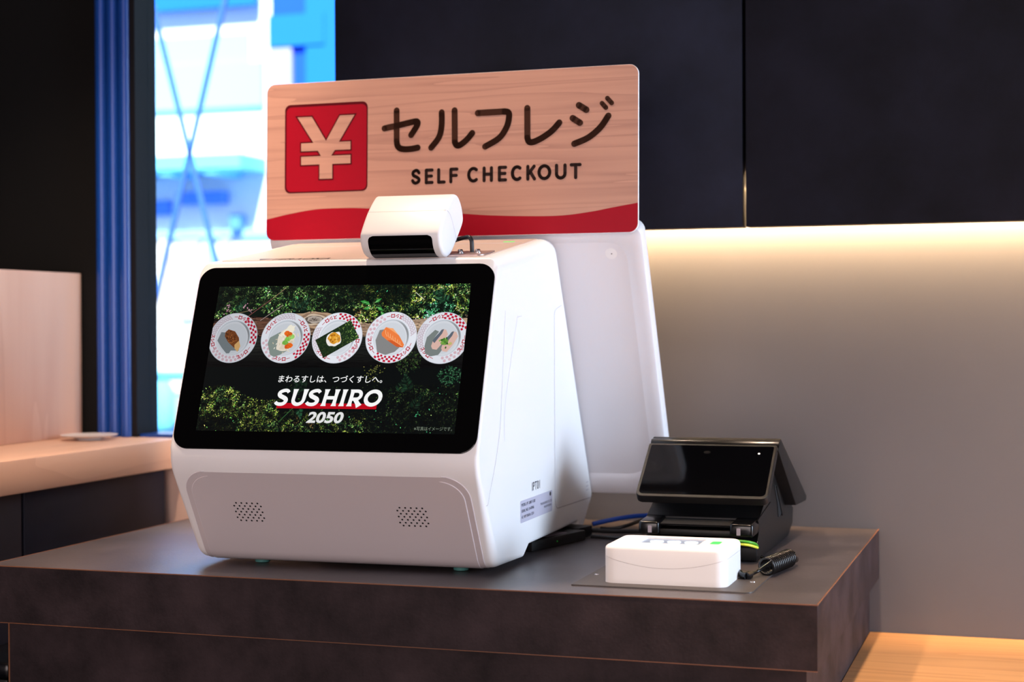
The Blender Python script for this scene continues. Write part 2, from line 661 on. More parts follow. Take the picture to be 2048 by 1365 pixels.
def ext(name, x0, x1, z0, z1, m, d0=0.0, d1=0.3, par=None):
    P = par if par else b
    return box(name, (x0 - P.location.x, BY - d0 - P.location.y, Z(z0) - P.location.z), (x1 - P.location.x, BY + d1 - P.location.y, Z(z1) - P.location.z), m, P)
ext('facade_wall', -8.5, -1.2, -1.26, 4.5, EX['white'])
ext('blue_band', -8.5, -4.52, 1.35, 1.62, EX['pale_blue'], 0.04)
ext('shade_band', -8.5, -4.62, 1.62, 1.80, EX['pale_blue'], 0.02)
aw = ext('awning', -8.5, -4.51, 0.945, 1.03, EX['cyan'], 0.35, 0)
for i, xx in enumerate((-5.32, -5.02, -4.72)):
    ext('awning_drop', xx - 0.04, xx + 0.04, 0.915, 0.947, EX['cyan'], 0.33, 0, None)
ext('fascia', -5.42, -5.16, 0.70, 0.79, EX['mid'], 0.05)
ext('canopy_sign', -5.09, -4.77, 0.76, 0.835, EX['mid'], 0.08)
ext('lamp_box', -4.725, -4.655, 0.60, 0.69, EX['mid'], 0.08)
ext('sill_band', -5.3, -4.4, 0.55, 0.60, EX['pale_blue'], 0.03)
for i, (x0, x1, mm) in enumerate(((-5.43, -5.30, 'lav'), (-5.24, -5.17, 'cream'), (-5.10, -4.96, 'lav'), (-4.92, -4.86, 'pale_blue'), (-4.82, -4.75, 'lav'))):
    ext('shutter', x0, x1, 0.04, 0.56, EX[mm], 0.03)
ext('display_window', -5.7, -5.03, -0.62, -0.30, EX['deep'], 0.02)
for x0, x1, z0, z1, mm in ((-5.43, -5.27, -0.40, -0.33, 'white'), (-5.18, -5.06, -0.40, -0.33, 'white'), (-5.40, -5.30, -0.58, -0.44, 'pale_blue'), (-5.16, -5.06, -0.58, -0.42, 'pale_blue')):
    ext('display_panel', x0, x1, z0, z1, EX[mm], 0.05)
ext('window_head', -5.7, -5.0, -0.30, -0.265, EX['cyan'], 0.06)
ext('plinth', -8.5, -4.5, -0.70, -0.58, EX['deep'], 0.05)
tag(box('shop_banner', (-5.36, BY - 0.10, Z(1.955)), (-4.535, BY - 0.05, Z(2.9)), EX['blue2']),
    'bright blue banner hanging high across the white shopfront', 'banner')
s = thing('blue_tarpaulin', 'tall saturated blue sheeting behind the sign, right edge of the window', 'sheeting', (-4.095, BY - 0.4, 0))
box('sheet', (-0.17, -0.02, Z(1.2)), (0.5, 0.02, Z(3.0)), EX['blue'], s)
box('sheet_fold', (-0.17, -0.05, Z(1.2)), (-0.03, -0.02, Z(1.62)), EX['lav'], s)
box('sheet_fold', (0.06, -0.05, Z(1.2)), (0.30, -0.02, Z(3.0)), EX['blue2'], s)
box('sheet_patch', (-0.17, -0.06, Z(1.62)), (0.18, -0.05, Z(1.80)), EX['blue2'], s)
# steel cross brace in the street
br = thing('cross_brace', 'pale blue crossed steel flats in an X outside the window', 'brace', (-2.85, 5.0, 0))
for a, c in (((-2.9445, 1.137), (-2.63, -0.03)), ((-2.66, 1.118), (-3.03, -0.255))):
    d = Vector((c[0] - a[0], 0, c[1] - a[1])).normalized()
    p0 = Vector((a[0], 0, a[1] + CAMZ)) - d * 0.4
    p1 = Vector((c[0], 0, c[1] + CAMZ)) + d * 0.6
    nn = Vector((-d.z, 0, d.x)) * 0.008
    yy = Vector((0, 0.006, 0))
    V = []
    for p in (p0, p1):
        for q in (nn + yy, nn - yy, -nn - yy, -nn + yy):
            v = p + q
            V.append((v.x + 2.85, v.y, v.z))
    obj('brace_bar', V, [(0, 1, 2, 3), (7, 6, 5, 4), (0, 4, 5, 1), (1, 5, 6, 2), (2, 6, 7, 3), (3, 7, 4, 0)], EX['steel'], br)
bo = thing('bollard', 'bright blue street bollard in front of the shopfront, low in the window', 'bollard', (-4.95, 8.5, -0.02))
lathe('post', [(0.045, 0), (0.045, 0.66)], EX['deep'], bo)
lathe('post_head', [(0.05, 0.66), (0.075, 0.70), (0.075, 0.88), (0.04, 0.95)], EX['cyan'], bo)

# ================================================================== LEFT-HAND COUNTER RUN
LZ = CAMZ - 0.1975
wt = tag(box('side_worktop', (-3.4, 0.6, LZ - 0.052), (-1.47, 2.594, LZ), MAT['pale_wood'], bev=0.002),
         'pale wooden worktop running back to the window on the left', 'worktop')
for y0, y1, lab in ((0.62, 2.146, 'navy base cabinet under the pale worktop, left of the seam'),
                    (2.15, 2.575, 'navy base cabinet under the pale worktop, next to the white machine')):
    c = thing('base_cabinet', lab, 'cabinet', (-1.8, y0, 0))
    box('cabinet_body', (-0.7, 0, 0.0), (0.287, y1 - y0, LZ - 0.0525), MAT['navy'], c)
    box('cabinet_door', (0.2875, 0.002, 0.06), (0.305, y1 - y0 - 0.002, LZ - 0.056), MAT['navy'], c, bev=0.001)
tag(box('partition_panel', (-1.705, 0.8, LZ + 0.0005), (-1.675, 2.59, CAMZ + 0.1), MAT['pale_wood_v'], bev=0.001),
    'pale wooden screen panel standing on the left worktop', 'partition')
sc_ = lathe('saucer', [(0.02, 0.0), (0.022, 0.003), (0.048, 0.008), (0.05, 0.0095), (0.046, 0.0095), (0.02, 0.005)], MAT['saucer'], None, (-1.603, 2.50, LZ + 0.0003))
tag(sc_, 'small white dish lying on the left worktop by the window frame', 'dish')
bn = thing('waste_bin', 'slim black bin at the lower left edge, in the gap beside the dark counter', 'bin', (-1.4375, 2.08, 0))
box('bin_body', (-0.046, -0.12, 0), (0.046, 0.12, 0.745), MAT['black'], bn, bev=0.006)
box('bin_lid', (-0.0495, -0.124, 0.7452), (0.0495, 0.124, 0.768), MAT['black_gloss'], bn, bev=0.006)

# ================================================================== MAIN COUNTER
cx0, cx1, cy0, cy1 = -1.363, -0.2478, 1.8725, 2.594
ct = thing('countertop', 'thick dark laminate countertop under the checkout machine', 'countertop', ((cx0 + cx1) / 2, cy0, TOPZ - 0.0764))
L = ct.location
def lc(x, y, z):
    return (x - L.x, y - L.y, z - L.z)
V = [lc(x, y, z) for z in (TOPZ - 0.0764, TOPZ) for x, y in ((cx0, cy0), (cx1, cy0), (cx1, cy1), (cx0, cy1))]
F = [(3, 2, 1, 0), (4, 5, 6, 7), (0, 1, 5, 4), (1, 2, 6, 5), (2, 3, 7, 6), (3, 0, 4, 7)]
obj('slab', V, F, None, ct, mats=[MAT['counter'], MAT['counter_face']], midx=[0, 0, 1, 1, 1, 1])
e = 0.0009
def strip(name, lo, hi):
    return box(name, lc(*lo), lc(*hi), MAT['edge'], ct)
strip('edge_banding', (cx0 - e, cy0 - e, TOPZ - 0.0009), (cx1 + e, cy0 + e, TOPZ + 0.0003))
strip('edge_banding', (cx1 - e, cy0, TOPZ - 0.0009), (cx1 + e * 0.6, cy1, TOPZ + 0.0003))
strip('edge_banding', (cx0, cy0 - e, TOPZ - 0.0769), (cx1, cy0 + e, TOPZ - 0.0761))
strip('edge_banding', (cx0 - e, cy0, TOPZ - 0.0009), (cx0 + e, cy1, TOPZ + 0.0003))
cb = thing('counter_cabinet', 'dark laminate cabinet carrying the thick countertop', 'cabinet', (-0.8, 1.89, 0))
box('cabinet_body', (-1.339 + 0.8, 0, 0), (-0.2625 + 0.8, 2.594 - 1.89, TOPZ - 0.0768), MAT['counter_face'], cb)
box('edge_banding', (-1.339 + 0.8 - 0.0008, -0.0008, 0), (-1.339 + 0.8 + 0.0012, 0.001, TOPZ - 0.077), MAT['edge'], cb)

# desk of orange wood at the lower right
dk = thing('desk', 'orange oak desk top against the wall at lower right', 'desk', (0.6, 1.6, 0))
box('desk_top', (-0.262 - 0.6, 1.0 - 1.6, 0.719), (2.6 - 0.6, 2.594 - 1.6, 0.759), MAT['bench'], dk, bev=0.001)
for x in (0.0, 1.8):
    box('leg', (x - 0.02, -0.3, 0), (x + 0.02, 0.9, 0.719), MAT['bench'], dk)


# ================================================================== CHECKOUT MACHINE
KX, KY, KYAW = -0.87982, 1.93926, math.radians(1.13)
K = thing('checkout_machine', 'big white self checkout machine with a tilted black screen on the dark counter', 'machine',
          (KX, KY, TOPZ), (0, 0, KYAW))
HZ = 0.32     # local z = value measured from the eye + HZ
HW = 0.213


def body():
    cor = [(.0470, .0886, .006, .020), (.3294, .1281, .030, .020), (.540, -.268, .014, .012), (.475, -.312, .012, .008),
           (.452, -.312, .006, .004), (.440, -.298, .008, .004), (.178, -.298, .008, .004), (.152, -.312, .010, .004),
           (.0333, -.312, .030, .012), (-.0496, -.1731, .05, .006)]
    # order: A top front -> B top rear -> ... -> D bottom front -> K kink
    P = round_poly([(c[0], c[1]) for c in cor], [c[2] for c in cor], 7)
    pts, R, front = [], [], []
    n = len(P)
    Kc = cor[9]
    # subdivide the long runs so the fillet radius can change along them
    dense = []
    for i in range(n):
        p, a = P[i]
        q, c = P[(i + 1) % n]
        dense.append((p, cor[a][3], a))
        d = (q - p).length
        if d > 0.03:
            k = max(2, int(d / 0.012))
            for t in range(1, k):
                f = t / k
                dense.append((p.lerp(q, f), cor[a][3] + (cor[c][3] - cor[a][3]) * f, None))
    # radius by position
    A = Vector(cor[0][:2]); Kk = Vector(Kc[:2])
    fdir = (Kk - A).normalized()
    out = []
    for p, r, src in dense:
        q = (p - A).dot(fdir)
        off = abs((p - A).x * fdir.y - (p - A).y * fdir.x)
        if src == 0:
            out.append((p, 0.004, 0.0))
        elif off < 0.0035 and 0.0005 < q < (Kk - A).length - 0.012:
            out.append((p, 0.004, q))
        else:
            out.append((p, r, None))
    n = len(out)
    nor = []
    for i in range(n):
        t = (out[(i + 1) % n][0] - out[i - 1][0]).normalized()
        nor.append(Vector((t.y, -t.x)))       # inward for this winding (checked below)
    area = sum(out[i - 1][0].x * out[i][0].y - out[i][0].x * out[i - 1][0].y for i in range(n))
    if area > 0:
        nor = [Vector((-v.x, -v.y)) for v in nor]
    RA = 0.020
    fnor = Vector((-fdir.y, fdir.x))
    if fnor.x < 0:
        fnor = -fnor
    rings = []
    NS = 7

    def ring(side, th):
        r_ = []
        for (p, r, q), m_ in zip(out, nor):
            c = 1 - math.cos(th)
            s = 1 - math.sin(th)
            if q is not None and q < RA:
                qq = max(q, RA * c)
                pp = p.lerp(A + fdir * qq, min(1.0, c * 4)) + fnor * (0.004 * c)
                r_.append(Vector((side * (HW - RA * s), pp.x, pp.y + HZ)))
            else:
                pp = p + m_ * (r * c)
                r_.append(Vector((side * (HW - r * s), pp.x, pp.y + HZ)))
        return r_

    def mid(s, lift):
        r_ = []
        for p, r, q in out:
            z = p.y
            if lift and z < -0.300 and p.x < 0.165:
                z = max(z, -0.3055)
            r_.append(Vector((s, p.x, z + HZ)))
        return r_
    for k in range(NS, -1, -1):
        rings.append(ring(-1, PI / 2 * k / NS))
    for s, l in ((-0.118, 0), (-0.098, 1), (0.108, 1), (0.132, 0)):
        rings.append(mid(s, l))
    for k in range(0, NS + 1):
        rings.append(ring(1, PI / 2 * k / NS))
    V, F = [], []
    for r_ in rings:
        V += r_
    for i in range(len(rings) - 1):
        for k in range(n):
            a, b2 = i * n + k, i * n + (k + 1) % n
            F.append((a, b2, b2 + n, a + n))
    F.append(tuple(range(n)))
    F.append(tuple((len(rings) - 1) * n + k for k in range(n - 1, -1, -1)))
    bm = bmesh.new()
    vs = [bm.verts.new(v) for v in V]
    for f in F:
        bm.faces.new([vs[i] for i in f])
    bmesh.ops.remove_doubles(bm, verts=bm.verts, dist=1e-5)
    bmesh.ops.recalc_face_normals(bm, faces=bm.faces)
    big = [f for f in bm.faces if len(f.verts) > 50]
    for f in big:
        f.normal_update()
    res = bmesh.ops.triangulate(bm, faces=big, quad_method='BEAUTY', ngon_method='BEAUTY')
    bm.faces.index_update()
    flat = {f.index for f in bm.faces if abs(f.normal.x) > 0.99995}
    me = bpy.data.meshes.new('body')
    bm.to_mesh(me)
    bm.free()
    me.materials.append(MAT['white'])
    N = len(me.polygons)
    me.set_sharp_from_angle(angle=math.radians(30))
    me.polygons.foreach_set('use_smooth', [p.index not in flat for p in me.polygons])
    o = bpy.data.objects.new('body', me)
    COL.objects.link(o)
    o.parent = K
    return o


BODY = body()

# --- front glass and screen
TL = math.radians(20.25)
GF = frame(Vector((0, 0, HZ - 0.03873)), (1, 0, 0), (0, math.sin(TL), math.cos(TL)))
gl = slab('display_glass', rrect(-0.21, -0.1273, 0.21, 0.1273, 0.022, 10), -0.004, 0.0012, GF, MAT['black_glass'], K, bev=0.0008)

# ---- picture on the screen
SX0, SX1, SY0, SY1 = -0.1779, 0.1796, -0.1027, 0.0993
rnd = random.Random(7)
PV, PF, PC = [], [], []


def clip(poly):
    def cut(P, ins, inter):
        o_ = []
        for i in range(len(P)):
            a, b_ = P[i - 1], P[i]
            ia, ib = ins(a), ins(b_)
            if ib:
                if not ia:
                    o_.append(inter(a, b_))
                o_.append(b_)
            elif ia:
                o_.append(inter(a, b_))
        return o_
    def ix(x):
        return lambda a, b_: (x, a[1] + (b_[1] - a[1]) * (x - a[0]) / (b_[0] - a[0]))
    def iy(y):
        return lambda a, b_: (a[0] + (b_[0] - a[0]) * (y - a[1]) / (b_[1] - a[1]), y)
    P = [tuple(p) for p in poly]
    for ins, it in ((lambda p: p[0] >= SX0, ix(SX0)), (lambda p: p[0] <= SX1, ix(SX1)),
                    (lambda p: p[1] >= SY0, iy(SY0)), (lambda p: p[1] <= SY1, iy(SY1))):
        if P:
            P = cut(P, ins, it)
    return P


LAY = [0.0]


def pic(poly, col, layer=None, do_clip=True):
    if do_clip:
        poly = clip(poly)
    if len(poly) < 3:
        return
    ar = sum(poly[i - 1][0] * poly[i][1] - poly[i][0] * poly[i - 1][1] for i in range(len(poly)))
    if abs(ar) < 1e-10:
        return
    if ar < 0:
        poly = list(reversed(poly))
    z = 0.0013 + (LAY[0] if layer is None else layer) * 0.000012
    b0 = len(PV)
    PV.extend((p[0], p[1], z) for p in poly)
    PF.append(tuple(range(b0, b0 + len(poly))))
    PC.append(lin(col))


def circ(x, y, r, n=40, ry=None, rot=0):
    ry = r if ry is None else ry
    c, s_ = math.cos(rot), math.sin(rot)
    return [(x + r * math.cos(2 * PI * k / n) * c - ry * math.sin(2 * PI * k / n) * s_,
             y + r * math.cos(2 * PI * k / n) * s_ + ry * math.sin(2 * PI * k / n) * c) for k in range(n)]


def blob(x, y, rx, ry, rot, jag, n=26, seed=0):
    c, s_ = math.cos(rot), math.sin(rot)
    o_ = []
    for k in range(n):
        a = 2 * PI * k / n
        f = 1 + jag * noise.noise((math.cos(a) * 1.7 + seed, math.sin(a) * 1.7, seed * 3.1))
        u, v = rx * f * math.cos(a), ry * f * math.sin(a)
        o_.append((x + u * c - v * s_, y + u * s_ + v * c))
    return o_


def fan(poly, col):
    cx = sum(p[0] for p in poly) / len(poly)
    cy = sum(p[1] for p in poly) / len(poly)
    for i in range(len(poly)):
        pic([(cx, cy), poly[i - 1], poly[i]], col)


mm = 0.001
# base
LAY[0] = 0
for i in range(24):
    for j in range(14):
        x0 = SX0 + (SX1 - SX0) * i / 24; x1 = SX0 + (SX1 - SX0) * (i + 1) / 24
        y0 = SY0 + (SY1 - SY0) * j / 14; y1 = SY0 + (SY1 - SY0) * (j + 1) / 14
        v = (y0 - SY0) / (SY1 - SY0)
        c = (3, 8, 7) if v < 0.72 else (6, 20, 12)
        pic([(x0, y0), (x1, y0), (x1, y1), (x0, y1)], c, do_clip=False)
# log : sunlit top face and dark flank
LAY[0] = 1
top = [(-178, 47), (-150, 52), (-120, 54), (-90, 53), (-62, 60), (-34, 60), (-8, 55), (20, 50), (50, 44), (70, 46), (100, 50), (130, 52), (180, 52)]
for (a, ya), (b_, yb) in zip(top, top[1:]):
    for k in range(5):
        f0, f1 = k / 5, (k + 1) / 5
        lo0, lo1 = 27 - 4 * math.sin(a * .02), 27 - 4 * math.sin(b_ * .02)
        q = [(a * mm, (lo0 + (ya - lo0) * f0) * mm), (b_ * mm, (lo1 + (yb - lo1) * f0) * mm),
             (b_ * mm, (lo1 + (yb - lo1) * f1) * mm), (a * mm, (lo0 + (ya - lo0) * f1) * mm)]
        sh = rnd.uniform(0.75, 1.1)
        cc = (186, 158, 132) if k > 1 else (130, 106, 86)
        if a < -95:
            cc = (96, 64, 50)
        if a > 40:
            cc = (196, 168, 140)
        pic(q, tuple(min(255, v * sh) for v in cc))
for k in range(900):
    x = rnd.uniform(-178, 178); y = rnd.uniform(27, 56)
    w_ = rnd.uniform(3, 12); h_ = rnd.uniform(0.3, 0.8)
    t_ = rnd.uniform(-0.15, 0.12)
    c = rnd.choice(((160, 132, 108), (70, 52, 42), (190, 166, 140), (56, 40, 34), (128, 92, 70)))
    if x < -95:
        c = rnd.choice(((110, 72, 56), (60, 36, 30), (46, 28, 24), (130, 96, 80)))
    pic([(x * mm, y * mm), ((x + w_) * mm, (y + w_ * t_) * mm), ((x + w_) * mm, (y + w_ * t_ + h_) * mm), (x * mm, (y + h_) * mm)], c, 2)
LAY[0] = 3
for (a, ya) in [(i * 12 - 184, 0) for i in range(31)]:
    for k in range(5):
        y0 = 27 - k * 8.5
        v = (34, 38, 34)
        sh = max(0.15, 1 - k * 0.2) * rnd.uniform(0.85, 1.1)
        if a < -60:
            sh *= 0.9
        pic([(a * mm, (y0 - 8.5) * mm), ((a + 12) * mm, (y0 - 8.5) * mm), ((a + 12) * mm, y0 * mm), (a * mm, y0 * mm)], tuple(c * sh for c in v))
for k in range(500):
    x = rnd.uniform(-178, 170); y = rnd.uniform(-16, 27)
    w_ = rnd.uniform(10, 40); h_ = rnd.uniform(0.25, 0.7)
    f = max(0.1, (y + 18) / 45)
    c = rnd.choice(((52, 56, 48), (18, 22, 20), (44, 46, 44)))
    pic([(x * mm, y * mm), ((x + w_) * mm, (y - 0.4) * mm), ((x + w_) * mm, (y + h_) * mm), (x * mm, (y + h_) * mm)], tuple(v * f for v in c), 4)
# knot on the log
for (r, c) in ((30, (176, 146, 118)), (24, (140, 112, 92)), (19, (200, 180, 158)), (14, (96, 84, 76)), (11.5, (178, 166, 156)), (8, (150, 138, 128))):
    LAY[0] += 0.5
    fan(blob(-32 * mm, 51 * mm, r * mm * 0.95, r * mm * 0.42, -0.05, 0.25, seed=r), c)
LAY[0] += 0.5
for a in range(7):
    an = rnd.uniform(0, PI)
    p = (-32 * mm + rnd.uniform(-4, 4) * mm, 51 * mm + rnd.uniform(-2, 2) * mm)
    for q in stroke_polys([p, (p[0] + 5 * mm * math.cos(an), p[1] + 3 * mm * math.sin(an))], 0.7 * mm, False):
        pic(q, (66, 56, 52))


# foliage
def greens(bright, kind):
    if kind == 0:
        base = ((28, 62, 36), (52, 92, 42), (84, 124, 58), (18, 44, 30), (112, 140, 76), (70, 84, 50))
    elif kind == 1:
        base = ((66, 92, 32), (104, 122, 44), (46, 74, 30), (128, 138, 62), (30, 52, 24), (86, 84, 48))
    elif kind == 2:
        base = ((24, 64, 42), (40, 92, 58), (72, 124, 86), (18, 44, 32))
    else:
        base = ((90, 70, 40), (120, 96, 56), (60, 48, 28), (80, 90, 40))
    c = rnd.choice(base)
    return tuple(min(255, v * bright) for v in c)


def leaf(x, y, ln, wd, an, col):
    c, s_ = math.cos(an), math.sin(an)
    P = [(0, 0), (ln * .45, -wd), (ln, 0), (ln * .45, wd)]
    pic([((x + u * c - v * s_) * mm, (y + u * s_ + v * c) * mm) for u, v in P], col)


def dens(x, y):
    """0..1 amount of foliage and its kind at a spot of the picture (mm)"""
    n1 = noise.noise((x * 0.025, y * 0.03, 1.3)) * 0.5 + 0.5
    n2 = noise.noise((x * 0.07, y * 0.07, 5.1)) * 0.5 + 0.5
    if y > 47:
        edge = 58 + 7 * math.sin(x * 0.045 + 1.0) + 5 * noise.noise((x * .05, 3.3, 0))
        if -70 < x < 0:
            edge = 63
        if 25 < x < 65:
            edge = 47
        if x > 85:
            edge = 52
        if y < edge:
            return 0, 0, 0
        b_ = 0.25 + 1.2 * n1 * n2 + (0.5 if x > 100 else 0) * n2 + (0.35 if 20 < x < 62 and y < 80 else 0)
        if x < -120 and y > 70:
            b_ *= 0.45
        if -20 < x < 95 and y > 72:
            b_ *= 0.5 if n1 < 0.55 else 0.9
        if 70 < x < 100 and y < 62:
            b_ *= 0.3
        b_ *= 1.55
        kd = 1 if (n2 > .52 and x > 10) else 0
        if x > 120 and n1 > .5:
            kd = 2
        if -10 < x < 40 and y < 66 and n2 < .45:
            kd = 3
        return 1, b_, kd
    if y < -38:
        if x < -64:
            e_ = -46 - 10 * n1 + 10 * math.sin((x + 180) * 0.05)
            if y > e_:
                return 0, 0, 0
            b_ = 0.35 + 1.25 * n1 * n2 + 0.15
            if y < -84 and x < -120:
                b_ *= 0.25
            return 1, b_ * 1.1, 1 if n2 > .4 else 0
        if x < 60:
            if y > -72 - 8 * n1:
                return (0.08, 0.35, 0)
            return 0.8, 0.2 + 0.7 * n1 * n2 + (0.4 if y < -84 else 0), 1 if n2 > .5 else 3 if n2 < .33 else 0
        if y > -80:
            return (0.6, 0.12 + 0.75 * n2 * n1, 0) if x > 85 else (0.15, 0.25, 0)
        return 0.5, 0.12 + 0.5 * n1 * n2, 0
    return 0, 0, 0


LAY[0] = 8
for k in range(42000):
    x = rnd.uniform(-178, 180); y = rnd.uniform(-103, 99)
    d_, b_, kd = dens(x, y)
    if rnd.random() > d_:
        continue
    cl = noise.noise((x * 0.16, y * 0.16, 9.7)) * 0.5 + 0.5
    fi = noise.noise((x * 0.45, y * 0.45, 2.7)) * 0.5 + 0.5
    b_ *= rnd.choice((0.35, 0.65, 1.0, 1.45)) * min(1.7, max(0.12, (cl * 2.3 - 0.55)) * (0.45 + 1.2 * fi)) * 1.6
    LAY[0] = 8 + (k % 80) * 0.05
    leaf(x, y, rnd.uniform(1.4, 3.6), rnd.uniform(0.35, 0.8), rnd.uniform(0, 2 * PI), greens(b_, kd))
LAY[0] = 12


def fern(x, y, an, ln, b_, kd=2, w_=0.45):
    for i in range(14):
        f = i / 14
        px, py = x + ln * f * math.cos(an), y + ln * f * math.sin(an)
        for sd in (-1, 1):
            leaf(px, py, ln * w_ * (1 - f) * rnd.uniform(.8, 1) + 1, 0.9, an + sd * 1.05, greens(b_ * rnd.uniform(.6, 1.1), kd))


for a in ((100, -48, 1.3, 24, 0.55), (112, -46, 1.9, 26, .6), (120, -70, 1.1, 22, .5), (-48, -52, 0.9, 22, .5), (-30, -44, 2.6, 26, .45), (-36, -72, -1.2, 14, 1.0),
          (20, -92, 1.2, 16, .6), (-55, 64, 1.0, 22, .8), (-60, 66, 2.0, 18, .7), (150, 75, 2.4, 22, .9), (130, 80, 0.6, 26, .9), (-150, 66, 0.3, 18, .8), (-140, 70, 1.2, 14, .7)):
    fern(*a)
# bright broad leaves and a young bright sprig
for (x, y, an) in ((44, 71, 2.6), (50, 74, 0.6), (46, 68, 3.4), (54, 68, -0.5), (60, 62, -0.9), (40, 74, 2.9)):
    leaf(x, y, 11, 2.6, an, (48, 138, 56))
    leaf(x, y, 8, 0.8, an, (140, 200, 130))
for k in range(170):
    a = rnd.uniform(0, 2 * PI); r = 17 * math.sqrt(rnd.random())
    leaf(166 + r * math.cos(a), -26 + 0.75 * r * math.sin(a), rnd.uniform(2, 4), 0.9, rnd.uniform(0, 6.3), greens(rnd.uniform(.5, 1.1), 2))
for k in range(220):
    a = rnd.uniform(0, 2 * PI); r = 17 * math.sqrt(rnd.random())
    leaf(106 + r * math.cos(a), -8 + 0.9 * r * math.sin(a), rnd.uniform(2, 4), 0.7, rnd.uniform(0, 6.3), greens(rnd.uniform(.3, .8), 0))
for k in range(60):
    leaf(60 + rnd.gauss(0, 6), -22 + rnd.gauss(0, 6), 2, 0.8, rnd.uniform(0, 6.3), rnd.choice(((90, 96, 40), (130, 126, 70), (40, 52, 24))))
# twigs and small pink flowers
LAY[0] = 13
for (a, c) in (((-134, 52, -96, 82), (120, 70, 66)), ((-110, 50, -80, 72), (150, 132, 128)), ((-148, 60, -120, 66), (120, 110, 80)), ((-96, 82, -80, 96), (140, 118, 90)),
               ((-62, -90, -40, -66), (50, 96, 50)), ((105, 88, 118, 78), (190, 196, 180))):
    for q in stroke_polys([(a[0] * mm, a[1] * mm), (a[2] * mm, a[3] * mm)], 0.9 * mm, False):
        pic(q, c)
for (x, y) in ((-160, 72), (-158, 64), (-163, 54), (-135, 71), (-128, 66), (-166, 48)):
    for k in range(9):
        pic(circ((x + rnd.gauss(0, 2.2)) * mm, (y + rnd.gauss(0, 2.5)) * mm, rnd.uniform(.5, 1.1) * mm, 6), rnd.choice(((176, 130, 146), (140, 100, 116), (196, 156, 166))))

# ---- five plates
def on_rim(cx, cy, ang, rad):
    a = math.radians(ang)
    return cx + rad * math.cos(a), cy + rad * math.sin(a)


def plate(cx, cy, tone, checker, texts, waves, flowers):
    R0 = 35.2
    T = lambda c: tuple(min(255, v * tone) for v in c)
    LAY[0] = 16
    pic(circ(cx * mm, cy * mm, R0 * mm, 64), T((206, 210, 220)))
    LAY[0] = 16.5
    pic(circ(cx * mm, cy * mm, (R0 - 0.8) * mm, 64), T((226, 229, 238)))
    LAY[0] = 17
    pic(circ(cx * mm, cy * mm, 24.6 * mm, 56), T((190, 198, 208)))
    LAY[0] = 17.5
    pic(circ((cx - .5) * mm, (cy - .6) * mm, 23.6 * mm, 56), T((214, 218, 226)))
    # shaded bank of the well at upper right
    LAY[0] = 18
    for i in range(22):
        a0, a1 = -40 + i * 6, -40 + (i + 1) * 6
        wd = 2.6 * math.sin(PI * (i + .5) / 22)
        c = tuple(v * (1 - 0.28 * math.sin(PI * (i + .5) / 22)) for v in T((196, 200, 206)))
        pic([tuple(v * mm for v in on_rim(cx, cy, a, r)) for a, r in ((a0, 23.9 - wd), (a0, 23.9), (a1, 23.9), (a1, 23.9 - wd))], c)
    LAY[0] = 18.5
    pic(circ((cx - .8) * mm, (cy - .9) * mm, 21.0 * mm, 56), T((206, 211, 219)))
    LAY[0] = 19
    # checker
    a0, a1 = checker
    nseg = 11
    for i in range(nseg):
        for j in range(3):
            if (i + j) % 2 == 0:
                b0 = a0 + (a1 - a0) * i / nseg
                b1 = a0 + (a1 - a0) * (i + 1) / nseg
                r0 = 25.6 + j * 2.85
                pic([tuple(v * mm for v in on_rim(cx, cy, a, r)) for a, r in ((b0, r0), (b0, r0 + 2.85), (b1, r0 + 2.85), (b1, r0))], T((190, 22, 52)))
    # word in katakana along the rim
    for ta in texts:
        for k, ch in enumerate('\u30b9\u30b7\u30ed\u30fc'):
            a = ta - 17 + k * 11.5
            px, py = on_rim(cx, cy, a, 29.6)
            sz = 2.6
            th = math.radians(a + 90)
            c_, s_ = math.cos(th), math.sin(th)
            box_ = (-sz, -sz, sz, sz) if ch != '\u30fc' else (-sz, -0.4, sz, 0.4)
            for q in text_polys(ch, *box_, bold=0.045):
                pic([((px + u * c_ - v * s_) * mm, (py + u * s_ + v * c_) * mm) for u, v in q], T((182, 26, 50)))
    for (b0, b1) in waves:
        k = int(abs(b1 - b0) / 7)
        for i in range(k + 1):
            for j in range(3):
                a = b0 + (b1 - b0) * i / max(k, 1) + j * 3
                px, py = on_rim(cx, cy, a, 26.8 + j * 2.6)
                for r in (1.9, 1.0):
                    for q in stroke_polys([tuple(v * mm for v in p) for p in arc(px, py, r, r, a - 110, a + 80, 6)], 0.32 * mm, False):
                        pic(q, T((168, 118, 138)))
    for (b0, b1) in flowers:
        k = int(abs(b1 - b0) / 11)
        for i in range(k + 1):
            a = b0 + (b1 - b0) * i / max(k, 1)
            for j in range(2):
                px, py = on_rim(cx, cy, a + (5 if j else 0), 27.4 + j * 4.2)
                for p5 in range(5):
                    ux, uy = px + 1.15 * math.cos(p5 * 1.257 + a), py + 1.15 * math.sin(p5 * 1.257 + a)
                    for q in stroke_polys([tuple(v * mm for v in p) for p in arc(ux, uy, .75, .75, 0, 360, 7)], 0.3 * mm, False):
                        pic(q, T((196, 70, 96)))
    LAY[0] = 20


